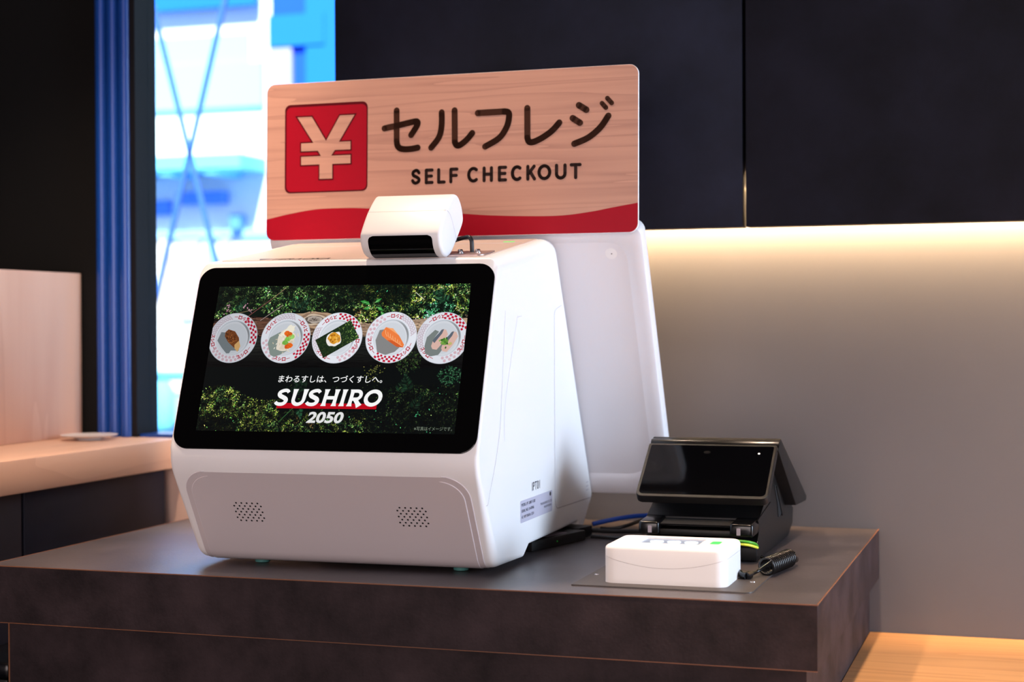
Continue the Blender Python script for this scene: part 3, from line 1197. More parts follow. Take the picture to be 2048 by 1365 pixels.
SH = (128, 134, 138)
plate(-145.7, 25.8, .86, (60, -16), (72, 192, 312), ((104, 168),), ((212, 292),))
fan([(v[0] * mm, v[1] * mm) for v in ((-168, 22), (-164, 34), (-152, 33), (-140, 24), (-134, 8), (-146, 8), (-148, 4), (-152, 4), (-160, 12))], (104, 112, 116))
LAY[0] = 21
fan([(v[0] * mm, v[1] * mm) for v in ((-158, 34), (-154, 38), (-144, 35), (-137, 26), (-134, 14), (-136, 6), (-142, 12), (-152, 20), (-158, 28))], (104, 58, 28))
LAY[0] = 22
fan([(v[0] * mm, v[1] * mm) for v in ((-142, 16), (-136, 22), (-133, 14), (-136, 6), (-141, 11))], (190, 150, 96))
for k in range(60):
    a, r = rnd.uniform(0, 6.3), rnd.random() ** .5
    fan(blob((-148 + 8 * r * math.cos(a)) * mm, (26 + 8 * r * math.sin(a) - 0.5 * (8 * r * math.cos(a))) * mm, 1.3 * mm, .6 * mm, rnd.uniform(0, 3), .3, 7, k), rnd.choice(((70, 34, 16), (150, 92, 46), (44, 22, 12), (120, 66, 30))))
plate(-69.5, 25.6, .94, (12, -58), (38, 146, 268), ((72, 118),), ((188, 240),))
fan([(v[0] * mm, v[1] * mm) for v in ((-94, 18), (-92, 26), (-78, 34), (-60, 30), (-64, 8), (-74, 2), (-82, -1), (-88, 2))], (126, 138, 132))
LAY[0] = 21
fan(blob(-70 * mm, 22 * mm, 17 * mm, 12 * mm, 0.9, .35, seed=4), (222, 212, 196))
LAY[0] = 22
fan(blob(-66 * mm, 36 * mm, 11 * mm, 5 * mm, 0.7, .4, seed=9), (234, 228, 210))
fan(blob(-66 * mm, 16 * mm, 10 * mm, 5 * mm, 0.7, .4, seed=12), (214, 200, 178))
LAY[0] = 23
for k in range(40):
    fan(blob((-68 + rnd.gauss(0, 9)) * mm, (22 + rnd.gauss(0, 8)) * mm, 1.6 * mm, .6 * mm, rnd.uniform(0, 3), .3, 7, k), rnd.choice(((240, 234, 220), (200, 186, 160), (226, 214, 180))))
LAY[0] = 24
for (x, y, c) in ((-68, 32, (222, 104, 30)), (-65, 30, (206, 84, 22)), (-62, 15, (222, 100, 28)), (-65, 14, (200, 80, 22)), (-66, 24, (128, 186, 80)), (-61, 27, (150, 204, 104)), (-69, 19, (110, 170, 70))):
    fan(blob(x * mm, y * mm, 4.4 * mm, 3.6 * mm, 0, .3, 12, x), c)
    for k in range(7):
        pic(circ((x + rnd.gauss(0, 1.7)) * mm, (y + rnd.gauss(0, 1.5)) * mm, .6 * mm, 7), tuple(min(255, v * rnd.uniform(.8, 1.3)) for v in c), 25)
plate(3.8, 25.5, 1.0, (92, 26), (120, -14, 236), ((152, 214),), ((280, 330),))
LAY[0] = 20.5
th = math.radians(31)
c_, s_ = math.cos(th), math.sin(th)
rect = lambda hw, hh, dx=0, dy=0: [((4 + dx + u * c_ - v * s_) * mm, (24 + dy + u * s_ + v * c_) * mm) for u, v in ((-hw, -hh), (hw, -hh), (hw, hh), (-hw, hh))]
pic(rect(27, 14.5), (26, 46, 24))
LAY[0] = 21
for k in range(420):
    u, v = rnd.uniform(-26.5, 26.5), rnd.uniform(-14, 14)
    b_ = 0.5 + max(0, u) / 26
    px, py = 4 + u * c_ - v * s_, 24 + u * s_ + v * c_
    pic(circ(px * mm, py * mm, rnd.uniform(.4, 1.0) * mm, 5), tuple(min(255, t * b_) for t in rnd.choice(((44, 74, 34), (70, 100, 44), (20, 34, 18), (96, 120, 60)))), 21 + (k % 10) * .05)
LAY[0] = 22
fan(blob(0 * mm, 24 * mm, 10.5 * mm, 10.5 * mm, 0, .25, 30, 3), (236, 232, 228))
LAY[0] = 23
fan(blob(0 * mm, 24.6 * mm, 8.6 * mm, 8 * mm, 0, .35, 30, 5), (212, 146, 40))
LAY[0] = 24
for k in range(26):
    a, r = rnd.uniform(0, 6.3), 7.0 * rnd.random() ** .5
    fan(blob((r * math.cos(a)) * mm, (24.6 + r * math.sin(a)) * mm, 2.0 * mm, 1.2 * mm, rnd.uniform(0, 3), .3, 8, k), rnd.choice(((234, 170, 60), (190, 120, 24), (246, 196, 96), (160, 96, 20))))
plate(78.9, 26.0, 1.0, (232, 300), (86, 204, 322), ((8, 62),), ((116, 180),))
fan([(v[0] * mm, v[1] * mm) for v in ((58, 22), (62, 36), (74, 38), (90, 22), (92, 12), (86, 6), (74, 2), (62, 6))], (132, 132, 132))
LAY[0] = 21
sal = [(65, 32), (70, 40), (80, 38), (90, 28), (98, 16), (97, 12), (88, 13), (74, 22), (66, 28)]
fan([(v[0] * mm, v[1] * mm) for v in sal], (236, 126, 64))
LAY[0] = 22
fan([(v[0] * mm, v[1] * mm) for v in ((72, 39), (80, 38.5), (89, 29), (84, 32), (76, 37))], (246, 168, 112))
fan([(v[0] * mm, v[1] * mm) for v in ((74, 22), (88, 13), (97, 12), (90, 17), (80, 22))], (208, 92, 40))
for i in range(7):
    x0, y0 = 70 + i * 3.6, 36 - i * 2.6
    for q in stroke_polys([(x0 * mm, y0 * mm), ((x0 + 1.0) * mm, (y0 - 5) * mm), ((x0 + 3.4) * mm, (y0 - 9 + i * .5) * mm)], .7 * mm, False):
        pic(q, (250, 184, 130))
plate(149.3, 25.1, .97, (92, 22), (112, -16, 228), ((142, 206),), ((276, 326),))
fan([(v[0] * mm, v[1] * mm) for v in ((126, 14), (128, 26), (138, 36), (152, 30), (150, 8), (146, 2), (136, 0), (128, 4))], (118, 126, 124))
LAY[0] = 21
for (dx, dy) in ((0, 0), (14, -3)):
    fan([((v[0] + dx) * mm, (v[1] + dy) * mm) for v in ((135, 14), (137, 22), (147, 37), (153, 36), (156, 30), (150, 18), (143, 9), (137, 10))], (214, 176, 164))
    LAY[0] += .4
    fan([((v[0] + dx) * mm, (v[1] + dy) * mm) for v in ((136, 21), (146, 36), (150, 37), (148, 31), (139, 18))], (92, 100, 112))
    LAY[0] += .4
    fan([((v[0] + dx) * mm, (v[1] + dy) * mm) for v in ((138, 25), (146, 37), (148, 38), (144, 32))], (198, 204, 212))
    LAY[0] += .4
LAY[0] = 24
for k in range(40):
    fan(blob((153 + rnd.gauss(0, 2.8)) * mm, (20 + rnd.gauss(0, 2.8)) * mm, 1.7 * mm, 1.2 * mm, rnd.uniform(0, 3), .3, 8, k), rnd.choice(((84, 140, 50), (50, 100, 36), (130, 176, 80), (104, 150, 60))))
fan(blob(160 * mm, 17 * mm, 3 * mm, 2 * mm, .3, .3, 10, 4), (190, 180, 110))

# ---- lettering on the screen
WHT = (246, 246, 246)
# red bar first, then the word on top of it
LAY[0] = 26
pic([(-67.4 * mm, -71.2 * mm), (71.0 * mm, -71.2 * mm), (71.4 * mm, -64.0 * mm), (-68.0 * mm, -64.0 * mm)], (188, 4, 24))
LAY[0] = 27


def flare(x0, y0, x1, y1, w, fl=1.55):
    """stem with both ends flared"""
    out = []
    N_ = 10
    for i in range(N_):
        def wid(t):
            return w * (1 + (fl - 1) * (abs(2 * t - 1) ** 4))
        t0, t1 = i / N_, (i + 1) / N_
        a, b_ = (x0 + (x1 - x0) * t0, y0 + (y1 - y0) * t0), (x0 + (x1 - x0) * t1, y0 + (y1 - y0) * t1)
        out.append([(a[0] - wid(t0) / 2, a[1]), (a[0] + wid(t0) / 2, a[1]), (b_[0] + wid(t1) / 2, b_[1]), (b_[0] - wid(t1) / 2, b_[1])])
    return out


def ribbon(pts, ws):
    P = [Vector(p) for p in pts]
    o_ = []
    L_, R_ = [], []
    for i, p in enumerate(P):
        t = (P[min(i + 1, len(P) - 1)] - P[max(i - 1, 0)]).normalized()
        n_ = Vector((-t.y, t.x)) * ws[i] / 2
        L_.append(p + n_); R_.append(p - n_)
    for i in range(len(P) - 1):
        o_.append([tuple(L_[i]), tuple(R_[i]), tuple(R_[i + 1]), tuple(L_[i + 1])])
    return o_


def word_sushiro():
    """upright letters on a 0..22 high body; sheared afterwards"""
    H = 22.6
    o_ = []
    w = 4.7

    def S(x):
        # spine of an S, width 17
        P = cat2([(x + 15.3, 18.0), (x + 12.6, 20.4), (x + 8.6, 20.6), (x + 4.2, 18.8), (x + 3.0, 16.0), (x + 5.0, 13.2), (x + 9.4, 11.2),
                  (x + 13.2, 9.0), (x + 14.2, 6.0), (x + 12.0, 2.9), (x + 8.0, 1.9), (x + 3.4, 2.6), (x + 0.4, 4.8)], 4)
        n_ = len(P)
        ws = [4.0 + 1.4 * math.sin(PI * i / (n_ - 1)) for i in range(n_)]
        return ribbon(P, ws)
    x = 0
    o_ += S(x)
    x = 21.0    # U
    Pu = [(x + 2.6, H), (x + 2.6, 9.0)]
    o_ += flare(x + 2.9, 8.5, x + 2.9, H, w, 1.0)
    for i in range(6):
        t0, t1 = i / 6, (i + 1) / 6
        f = lambda t: w * (1 + .5 * t ** 3)
        for xc in (x + 2.9, x + 16.9):
            y0, y1 = 8.5 + (H - 8.5) * t0, 8.5 + (H - 8.5) * t1
            o_.append([(xc - f(t0) / 2, y0), (xc + f(t0) / 2, y0), (xc + f(t1) / 2, y1), (xc - f(t1) / 2, y1)])
    P = [(x + 9.9 + 7.0 * math.cos(a), 8.6 + 6.6 * math.sin(a)) for a in [PI + PI * i / 14 for i in range(15)]]
    o_ += ribbon(P, [w] * 15)
    x = 42.5
    o_ += S(x)
    x = 62.8    # H
    o_ += flare(x + 3.8, 0, x + 3.8, H, w)
    o_ += flare(x + 17.6, 0, x + 17.6, H, w)
    o_.append([(x + 4, 8.9), (x + 17.5, 8.9), (x + 17.5, 13.4), (x + 4, 13.4)])
    x = 86.8    # I
    o_ += flare(x + 4.0, 0, x + 4.0, H, w)
    x = 97.4    # R
    o_ += flare(x + 3.9, 0, x + 3.9, H, w)
    P = [(x + 4, 20.4), (x + 10.5, 20.4)] + [(x + 10.5 + 5.4 * math.sin(a), 15.0 + 5.4 * math.cos(a)) for a in [PI * i / 10 for i in range(1, 11)]] + [(x + 4, 9.6)]
    o_ += ribbon(P, [4.4] * len(P))
    o_ += ribbon([(x + 9.4, 9.8), (x + 14.0, 4.2), (x + 17.2, 0)], [5.2, 5.4, 7.6])
    x = 118.2   # O
    P = [(x + 12.2 + 9.4 * math.cos(a), 11.3 + 9.0 * math.sin(a)) for a in [2 * PI * i / 36 for i in range(37)]]
    o_ += ribbon(P, [5.0] * 37)
    return o_


sush = word_sushiro()
allx = [p[0] + 0.17 * p[1] for q in sush for p in q]
mn, mx_ = min(allx), max(allx)
for q in sush:
    pic([((-72.0 + (p[0] + 0.17 * p[1] - mn) / (mx_ - mn) * 149.5) * mm, (-67.6 + p[1] * 1.0) * mm) for p in q], WHT)
for q in text_polys('2050', -23.2, -90.6, 28.0, -75.4, bold=0.035, shear=0.18):
    pic([(p[0] * mm, p[1] * mm) for p in q], (226, 226, 226))
tagline = '\u307e\u308f\u308b\u3059\u3057\u306f\u3001\u3064\u3065\u304f\u3059\u3057\u3078\u3002'
for q in text_polys(tagline, -70.5, -36.0, 74.5, -26.2, bold=0.008, shear=0.06):
    pic([(p[0] * mm, p[1] * mm) for p in q], WHT)
for q in text_polys('\u203b\u5199\u771f\u306f\u30a4\u30e1\u30fc\u30b8\u3067\u3059\u3002', 125.5, -98.6, 176.0, -93.4):
    pic([(p[0] * mm, p[1] * mm) for p in q], (116, 128, 112))

MAT['screen'] = vcol_emit('screen_picture', 1.0)
me = bpy.data.meshes.new('screen')
me.from_pydata([tuple(GF @ Vector(v)) for v in PV], [], PF)
ca = me.color_attributes.new('Col', 'FLOAT_COLOR', 'CORNER')
buf = []
for p, c in zip(me.polygons, PC):
    for _ in range(p.loop_total):
        buf += [c[0], c[1], c[2], 1.0]
ca.data.foreach_set('color', buf)
me.materials.append(MAT['screen'])
scr = bpy.data.objects.new('screen', me)
COL.objects.link(scr)
scr.parent = K

# --- lower silver panel with two speaker grilles
u0 = Vector((0.512, -0.859)).normalized()
LP0 = Vector((-0.0333, -0.2003))
TEND = 0.113


def low_profile(t):
    """point and outward normal on the lower front face, rounding under at the bottom"""
    nrm = Vector((u0.y, -u0.x))          # (-.859,-.512): forward and down
    if t <= TEND:
        return LP0 + u0 * t, nrm
    rr = 0.030
    c = LP0 + u0 * TEND - nrm * rr
    a = (t - TEND) / rr
    ca_, sa_ = math.cos(a), math.sin(a)
    d = nrm * ca_ + u0 * sa_
    return c + d * rr, d


def panel(name, s0, s1, t0, t1, rad, h0, h1, m, edge=0.0008):
    """sheet following the lower front, rounded upper corners, height h1, chamfered rim"""
    ts = []
    N1 = 14
    for i in range(N1 + 1):
        ts.append(t0 + rad * (1 - math.cos(PI / 2 * i / N1)))
    ts += [t0 + rad + (TEND - t0 - rad) * i / 4 for i in range(1, 5)]
    ts += [TEND + (t1 - TEND) * i / 8 for i in range(1, 9)]
    V, F = [], []

    def row(t, h, ins):
        p, nn_ = low_profile(t)
        q = t - t0
        e_ = rad - math.sqrt(max(0, rad * rad - (rad - q) ** 2)) if q < rad else 0
        a, b_ = s0 + e_ + ins, s1 - e_ - ins
        P = p + nn_ * h
        return (Vector((a, P.x, P.y + HZ)), Vector((b_, P.x, P.y + HZ)))
    for t in ts:
        tt = max(t, t0 + edge * 0.5)
        lo = row(t, h0, 0)
        hi0 = row(t, h1 - edge * 0.5, 0)
        hi1 = row(max(t, t0 + edge), h1, edge)
        V += [lo[0], hi0[0], hi1[0], hi1[1], hi0[1], lo[1]]
    for i in range(len(ts) - 1):
        for k in range(5):
            a = i * 6 + k
            F.append((a, a + 1, a + 7, a + 6))
    mi = [1 if (i % 5 in (1, 3) or i < 5) else 0 for i in range(len(F))]
    return obj(name, V, F, m, K, smooth=14, mats=[m, MAT['rim_highlight']], midx=mi)


pf = panel('speaker_panel', -0.1985, 0.1975, -0.0150, 0.146, 0.034, -0.002, 0.0009, MAT['silver'])
pi_ = panel('speaker_panel_face', -0.1905, 0.1895, -0.0078, 0.146, 0.030, 0.0, 0.0018, MAT['silver'])
pi_.parent = pf


def grille(s_left, parent):
    nonlocal_v, nonlocal_f = [], []
    rows = [(5, 0.5), (6, 0), (5, 0.5), (6, 0), (5, 0.5), (6, 0), (5, 0.5)]
    V, F = [], []
    pit = 0.00768
    for j, (nn_, off) in enumerate(rows):
        t = 0.0338 + j * 0.00475
        p, nm = low_profile(t)
        for i in range(nn_):
            s = s_left + (i + off) * pit + j * 0.0 + 0.0018 * 0
            for rr, hh in ((0.00135, 0.00205),):
                b0 = len(V)
                for k in range(12):
                    a = 2 * PI * k / 12
                    q = p + u0 * (rr * math.sin(a)) + nm * hh
                    V.append(Vector((s + rr * math.cos(a), q.x, q.y + HZ)))
                F.append(tuple(range(b0, b0 + 12)))
    o = obj('speaker_grille', V, F, MAT['hole'], parent)
    o['label'] = 'pattern of dark speaker holes'
    return o


grille(-0.1340, pf)
grille(0.0950, pf)

# --- feet
for (x, y) in ((-0.133, 0.067), (0.153, 0.065), (-0.14, 0.44), (0.14, 0.44)):
    lathe('foot', [(0.0085, 0.0003), (0.0100, 0.0012), (0.0112, 0.0160)], MAT['rubber'], K, (x, y, 0), n=28)

# --- top cover, brand word, lamp
TS = math.atan(0.14)
TF = frame(Vector((0, 0.05, HZ + 0.0890)), (1, 0, 0), (0, math.cos(TS), math.sin(TS)))
tp = slab('top_cover', rrect(-0.187, 0.004, 0.190, 0.262, 0.006, 5), -0.001, 0.0009, TF, MAT['top_panel'], K, bev=0.0006)
word = [[(-0.1365, 0.0215), (-0.1295, 0.0060), (-0.1135, 0.0215)]]
polys_obj('brand_mark', word, TF, mat('blue_grey_ink', (60, 70, 92), 0.6), tp, 0.0011)
polys_obj('brand_lettering', text_polys('TERAOKA', -0.114, 0.0055, -0.0286, 0.0215, bold=0.02, shear=0.25), TF, MAT['ink'], tp, 0.0011)
slab('status_light', rrect(0.152, 0.212, 0.168, 0.219, 0.001, 2), 0.0, 0.0013, TF, MAT['green_led'], K)
slab('slot_glint', rrect(-0.165, 0.196, 0.185, 0.2005, 0.002, 3), 0.0, 0.0011, TF, MAT['seam_light'], tp)  # pale strip painting the glint along the slot in the cover

# --- marks on the right flank   (frame: x = depth, y = up, normal = +s)
SF = frame(Vector((HW, 0, HZ)), (0, 1, 0), (0, 0, 1))
stk = slab('rating_sticker', rrect(0.1355, -0.2650, 0.2940, -0.2352, 0.003, 4), -0.0003, 0.0004, SF, MAT['sticker'], K)
tx = []
tx += text_polys('MODEL: IPT-2000 15100', 0.140, -0.2432, 0.206, -0.2392)
tx += text_polys('SERIAL NO. 24-00986', 0.140, -0.2513, 0.200, -0.2473)
tx += text_polys('AC 100V 50/60Hz 125W', 0.140, -0.2595, 0.200, -0.2555)
tx += text_polys('TERAOKA SEIKO CO., LTD.', 0.232, -0.2515, 0.291, -0.2478)
tx += text_polys('MADE IN INDONESIA', 0.250, -0.2565, 0.288, -0.2535)
polys_obj('sticker_lettering', tx, SF, MAT['ink_dark'], stk, 0.0006)
slab('approval_mark', [(0.2835 + 0.0035 * math.cos(a), -0.2395 + 0.003 * math.sin(a)) for a in [2 * PI * k / 20 for k in range(20)]], 0, 0.0006, SF, MAT['ink'], stk)
polys_obj('asset_lettering', text_polys('IPT01', 0.192, -0.2268, 0.2305, -0.2150, space=1.1), SF, MAT['ink_dark'], K, 0.0004)


def seam(name, pts, w, m, mtx=SF, z=0.0003, closed=False):
    P = [Vector(p) for p in pts]
    q = []
    for a, b_ in zip(P, P[1:]):
        d = (b_ - a).normalized()
        n_ = Vector((-d.y, d.x)) * w / 2
        q.append([tuple(a - n_ - d * w * .3), tuple(b_ - n_ + d * w * .3), tuple(b_ + n_ + d * w * .3), tuple(a + n_ - d * w * .3)])
    return polys_obj(name, q, mtx, m, K, z)


seam('hatch_seam', cat2([(0.350, 0.030), (0.322, 0.0245), (0.3105, 0.018)], 6) + [(0.3098, -0.252), (0.313, -0.260), (0.322, -0.2645), (0.515, -0.2685)], 0.0011, MAT['seam_light'])
seam('hatch_seam', [(0.3105, -0.250), (0.314, -0.2605), (0.322, -0.2648), (0.515, -0.2688)], 0.0010, MAT['seam'])
seam('flank_seam', cat2([(0.146, 0.0135), (0.128, 0.0115), (0.122, 0.004), (0.070, -0.100), (0.066, -0.150)], 6), 0.0006, MAT['seam_light'])
seam('shell_seam', cat2([(0.072, 0.02), (0.051, -0.108), (0.0442, -0.138), (0.0246, -0.1774), (0.0047, -0.2067), (-0.005, -0.223), (-0.013, -0.2255)], 6), 0.0005, MAT['seam'])
for i in range(3):
    seam('vent_mark', [(0.490, -0.243 - i * 0.006), (0.503, -0.2425 - i * 0.006)], 0.0016, MAT['seam_light'])

# --- screen unit fixed to the rear slope, seen from its back
RU = Vector((0, 0.4697, -0.8829)).normalized()
RO = Vector((0, 0.338, HZ + 0.1115))
RF = frame(RO, (1, 0, 0), tuple(-RU))     # y = up the slope, normal faces the customer side and down
y_top, y_bot = 0.0335, -0.4265


def rear_panel():
    o1 = rrect(-0.245, y_bot, 0.338, y_top, [0.05, 0.05, 0.016, 0.016], 8)
    o2 = rrect(-0.229, y_bot + 0.030, 0.322, y_top - 0.018, [0.045, 0.045, 0.030, 0.030], 8)
    o3 = rrect(-0.221, y_bot + 0.036, 0.312, y_top - 0.026, [0.040, 0.040, 0.028, 0.028], 8)
    n = len(o1)
    B = 0.004
    def ins(o_, d):
        cx, cy = 0.047, -0.2
        r = []
        for i in range(n):
            a, b_ = Vector(o_[i - 1]), Vector(o_[(i + 1) % n])
            t = (b_ - a).normalized()
            nn_ = Vector((-t.y, t.x))
            r.append((o_[i][0] + nn_.x * d, o_[i][1] + nn_.y * d))
        return r
    rings = [(ins(o1, 0.010), -0.034), (ins(o1, 0.002), -0.031), (o1, -0.026), (o1, -B), (ins(o1, 0.0012), -0.0012), (ins(o1, B), 0.0), (o2, 0.0), (o3, -0.0045)]
    V, F = [], []
    for o_, z in rings:
        V += [RF @ Vector((p[0], p[1], z)) for p in o_]
    for i in range(len(rings) - 1):
        for k in range(n):
            a, b_ = i * n + k, i * n + (k + 1) % n
            F.append((a, b_, b_ + n, a + n))
    F.append(tuple(range(n - 1, -1, -1)))
    F.append(tuple((len(rings) - 1) * n + k for k in range(n)))
    return obj('rear_display', V, F, MAT['white_panel'], K, smooth=35, flat=(len(F) - 1, len(F) - 2))


RP = rear_panel()
RP['label'] = 'white back of a second display, wider than the machine, with recessed panel'
# thickness is behind the face, bring the face 4.5 mm forward so the recess meets the body
cap_y = -(0.3431 - 0.338) * 0.4697 + (0.1023 - 0.1115) * 0.8829
ys = (Vector((0.2888, 0.3431, HZ + 0.1023)) - RO).dot(-RU)
lathe('hole_cover', [(0.0088, -0.0045), (0.0088, -0.0039), (0.0080, -0.0037)], MAT['white'], RP, mtx=RF @ Matrix.Translation((0.2888, ys, 0)), n=28)
lathe('screw_hole', [(0.0009, -0.0038), (0.0009, -0.0035)], MAT['hole'], RP, mtx=RF @ Matrix.Translation((0.2898, ys, 0)), n=12)
yk = (Vector((0.2885, 0.5239, HZ - 0.2376)) - RO).dot(-RU)
lathe('bumper', [(0.0065, -0.0045), (0.0065, 0.0015), (0.005, 0.0028)], MAT['white'], RP, mtx=RF @ Matrix.Translation((0.2985, yk, 0)), n=24)
box('mounting_arm', (-0.12, 0.42, HZ - 0.17), (0.12, 0.50, HZ - 0.05), MAT['white_panel'], RP)

# ================================================================== SIGN
SG = thing('sign', 'wood effect sign reading self checkout with a red yen emblem above the machine', 'sign',
           (-1.1307, 2.2520, CAMZ + 0.1318), (math.radians(-1.43), 0, math.radians(-0.40)))
SFm = Matrix(((1, 0, 0, 0), (0, 0, -1, 0), (0, 1, 0, 0), (0, 0, 0, 1)))      # 2D x,y -> local x,z ; normal -> -y
WS, HS = 0.5838, 0.2389
slab('board', rrect(0, 0, WS, HS, 0.0135, 10), -0.0046, -0.0001, SFm, MAT['sign_white'], SG, bev=0.0003)
slab('printed_face', rrect(0.0004, 0.0004, WS - 0.0004, HS - 0.0004, 0.0132, 10), -0.0001, 0.0002, SFm, MAT['sign_wood'], SG)
wave = cat2([(0.4, 32.5), (40.1, 40.1), (83.5, 45.9), (133.1, 46.6), (169.0, 45.0), (246.2, 39.9), (320.4, 33.1), (362.3, 29.6), (423.6, 26.8), (471.9, 26.6), (513.6, 30.7), (543.2, 35.5), (583.4, 41.8)], 5)
bp_ = []
rr = 13.2


def lowy(x):
    if x < 0.4 + rr:
        return 0.4 + rr - math.sqrt(max(0, rr * rr - (rr - (x - 0.4)) ** 2))
    if x > 583.4 - rr:
        return 0.4 + rr - math.sqrt(max(0, rr * rr - (rr - (583.4 - x)) ** 2))
    return 0.4
xs = sorted(set([p[0] for p in wave] + [0.4 + rr * (1 - math.cos(PI / 2 * i / 8)) for i in range(9)] + [583.4 - rr * (1 - math.cos(PI / 2 * i / 8)) for i in range(9)]))
def wy(x):
    for (a, ya), (b_, yb) in zip(wave, wave[1:]):
        if a <= x <= b_:
            return ya + (yb - ya) * (x - a) / max(b_ - a, 1e-9)
    return wave[-1][1]
for a, b_ in zip(xs, xs[1:]):
    bp_.append([(a * mm, lowy(a) * mm), (b_ * mm, lowy(b_) * mm), (b_ * mm, wy(b_) * mm), (a * mm, wy(a) * mm)])
polys_obj('wave_band', bp_, SFm, MAT['sign_red'], SG, 0.0005)
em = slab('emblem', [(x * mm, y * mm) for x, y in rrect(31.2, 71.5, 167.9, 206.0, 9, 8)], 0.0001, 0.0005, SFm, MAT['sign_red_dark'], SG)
slab('emblem_field', [(x * mm, y * mm) for x, y in rrect(34.0, 73.5, 166.0, 202.0, 8, 8)], 0.0005, 0.0007, SFm, MAT['sign_red'], em)
yen = [[(52.2, 186.5), (76.2, 186.4), (101.5, 146.6), (79.1, 146.6)], [(122.6, 186.4), (146.6, 186.4), (121.1, 146.6), (98.5, 146.6)],
       [(58.7, 134.6), (140.2, 134.6), (140.2, 146.7), (58.7, 146.7)], [(86.5, 134.7), (114.6, 134.7), (108.6, 126.2), (91.8, 126.2)],
       [(58.8, 113.8), (140.3, 113.8), (140.3, 126.3), (58.8, 126.3)], [(89.3, 91.8), (110.5, 91.8), (110.5, 114), (89.3, 114)]]
def grow(q, d):
    c = Vector((sum(p[0] for p in q) / len(q), sum(p[1] for p in q) / len(q)))
    out = []
    n = len(q)
    for i in range(n):
        p = Vector(q[i]); a = (p - Vector(q[i - 1])).normalized(); b_ = (Vector(q[(i + 1) % n]) - p).normalized()
        na, nb = Vector((a.y, -a.x)), Vector((b_.y, -b_.x))
        if na.dot(p - c) < 0: na = -na
        if nb.dot(p - c) < 0: nb = -nb
        k = (na + nb)
        k = k / max(0.35, k.length_squared / 2)
        out.append(tuple(p + k * d))
    return out
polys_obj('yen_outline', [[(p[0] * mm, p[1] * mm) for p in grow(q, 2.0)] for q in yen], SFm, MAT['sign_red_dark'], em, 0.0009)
polys_obj('yen_mark', [[(p[0] * mm, p[1] * mm) for p in q] for q in yen], SFm, MAT['sign_wood'], em, 0.0011)
KATA = {
 'se': [[(195.1, 163.8), (220.2, 167.8), (242.6, 171.8), (247.5, 171.5), (248.2, 168.0), (245, 162), (237.9, 152.1)],
        [(214.6, 189.5), (214.8, 144.1), (216.2, 137.0), (220.5, 133.0), (228, 131.4), (238, 131.5), (248.5, 132.9)]],
 'ru': [[(286.3, 183.4), (286.1, 163.3), (282.0, 146.9), (269.8, 132.1)], [(306.5, 185.4), (307.0, 139.0), (310.0, 134), (316, 134.6), (326.3, 142.1), (334.1, 150.9)]],
 'fu': [[(342.7, 179.9), (383.5, 180.3), (389.5, 178.9), (391.0, 173), (387.5, 158), (376, 142), (354.3, 130.4)]],
 're': [[(418.7, 183.5), (419.0, 140.5), (421.5, 134.9), (428, 134.1), (441.5, 139.6), (456.6, 149.4), (467.1, 160.4)]],
 'ji': [[(496.4, 184.1), (507.5, 177.0)], [(487.2, 165.9), (498.0, 158.8)], [(489.7, 129.0), (510.5, 137.0), (528.2, 150.8), (540.0, 166.9)]]}
DAK = [[(530.6, 185.3), (536.5, 178.7)], [(538.5, 192.1), (545.0, 184.9)]]
CURVED = {('se', 0): [3, 4], }
for wadd, m_, z_, nm in ((0.0, 'sign_brown', 0.0006, 'katakana_lettering'),):
    q = []
    for k, sts in KATA.items():
        for st in sts:
            pts_ = st
            if len(st) > 2:
                # straight runs stay straight, bends are rounded
                pts_ = [tuple(p) for p, _ in round_poly2(st)] if False else st
                if k in ('ru', 'ji') and st[0][1] < 184 or k == 'ji':
                    pts_ = cat2(st, 5)
                elif k == 'fu':
                    pts_ = st[:1] + cat2(st[1:], 5)
                elif k == 're':
                    pts_ = st[:1] + cat2(st[1:], 5)
                else:
                    pts_ = st[:1] + cat2(st[1:], 5)
            q += stroke_polys([(p[0] * mm, p[1] * mm) for p in pts_], (9.3 + wadd) * mm)
    for st in DAK:
        q += stroke_polys([(p[0] * mm, p[1] * mm) for p in st], (6.8 + wadd * .8) * mm)
    # keep overlapping pieces a hair apart so they never fight
    V, F = [], []
    for i, p in enumerate(q):
        ar = sum(p[j - 1][0] * p[j][1] - p[j][0] * p[j - 1][1] for j in range(len(p)))
        if ar < 0:
            p = list(reversed(p))
        b0 = len(V)
        V += [SFm @ Vector((v[0], v[1], z_)) for v in p]
        F.append(tuple(range(b0, b0 + len(p))))
    if nm == 'katakana_lettering':
        kata = obj(nm, V, F, MAT[m_], SG)
    else:
        obj(nm, V, F, MAT[m_], kata)

# SELF CHECKOUT in a rounded grotesque drawn as strokes, cap height 22.6 mm
capw = 4.9


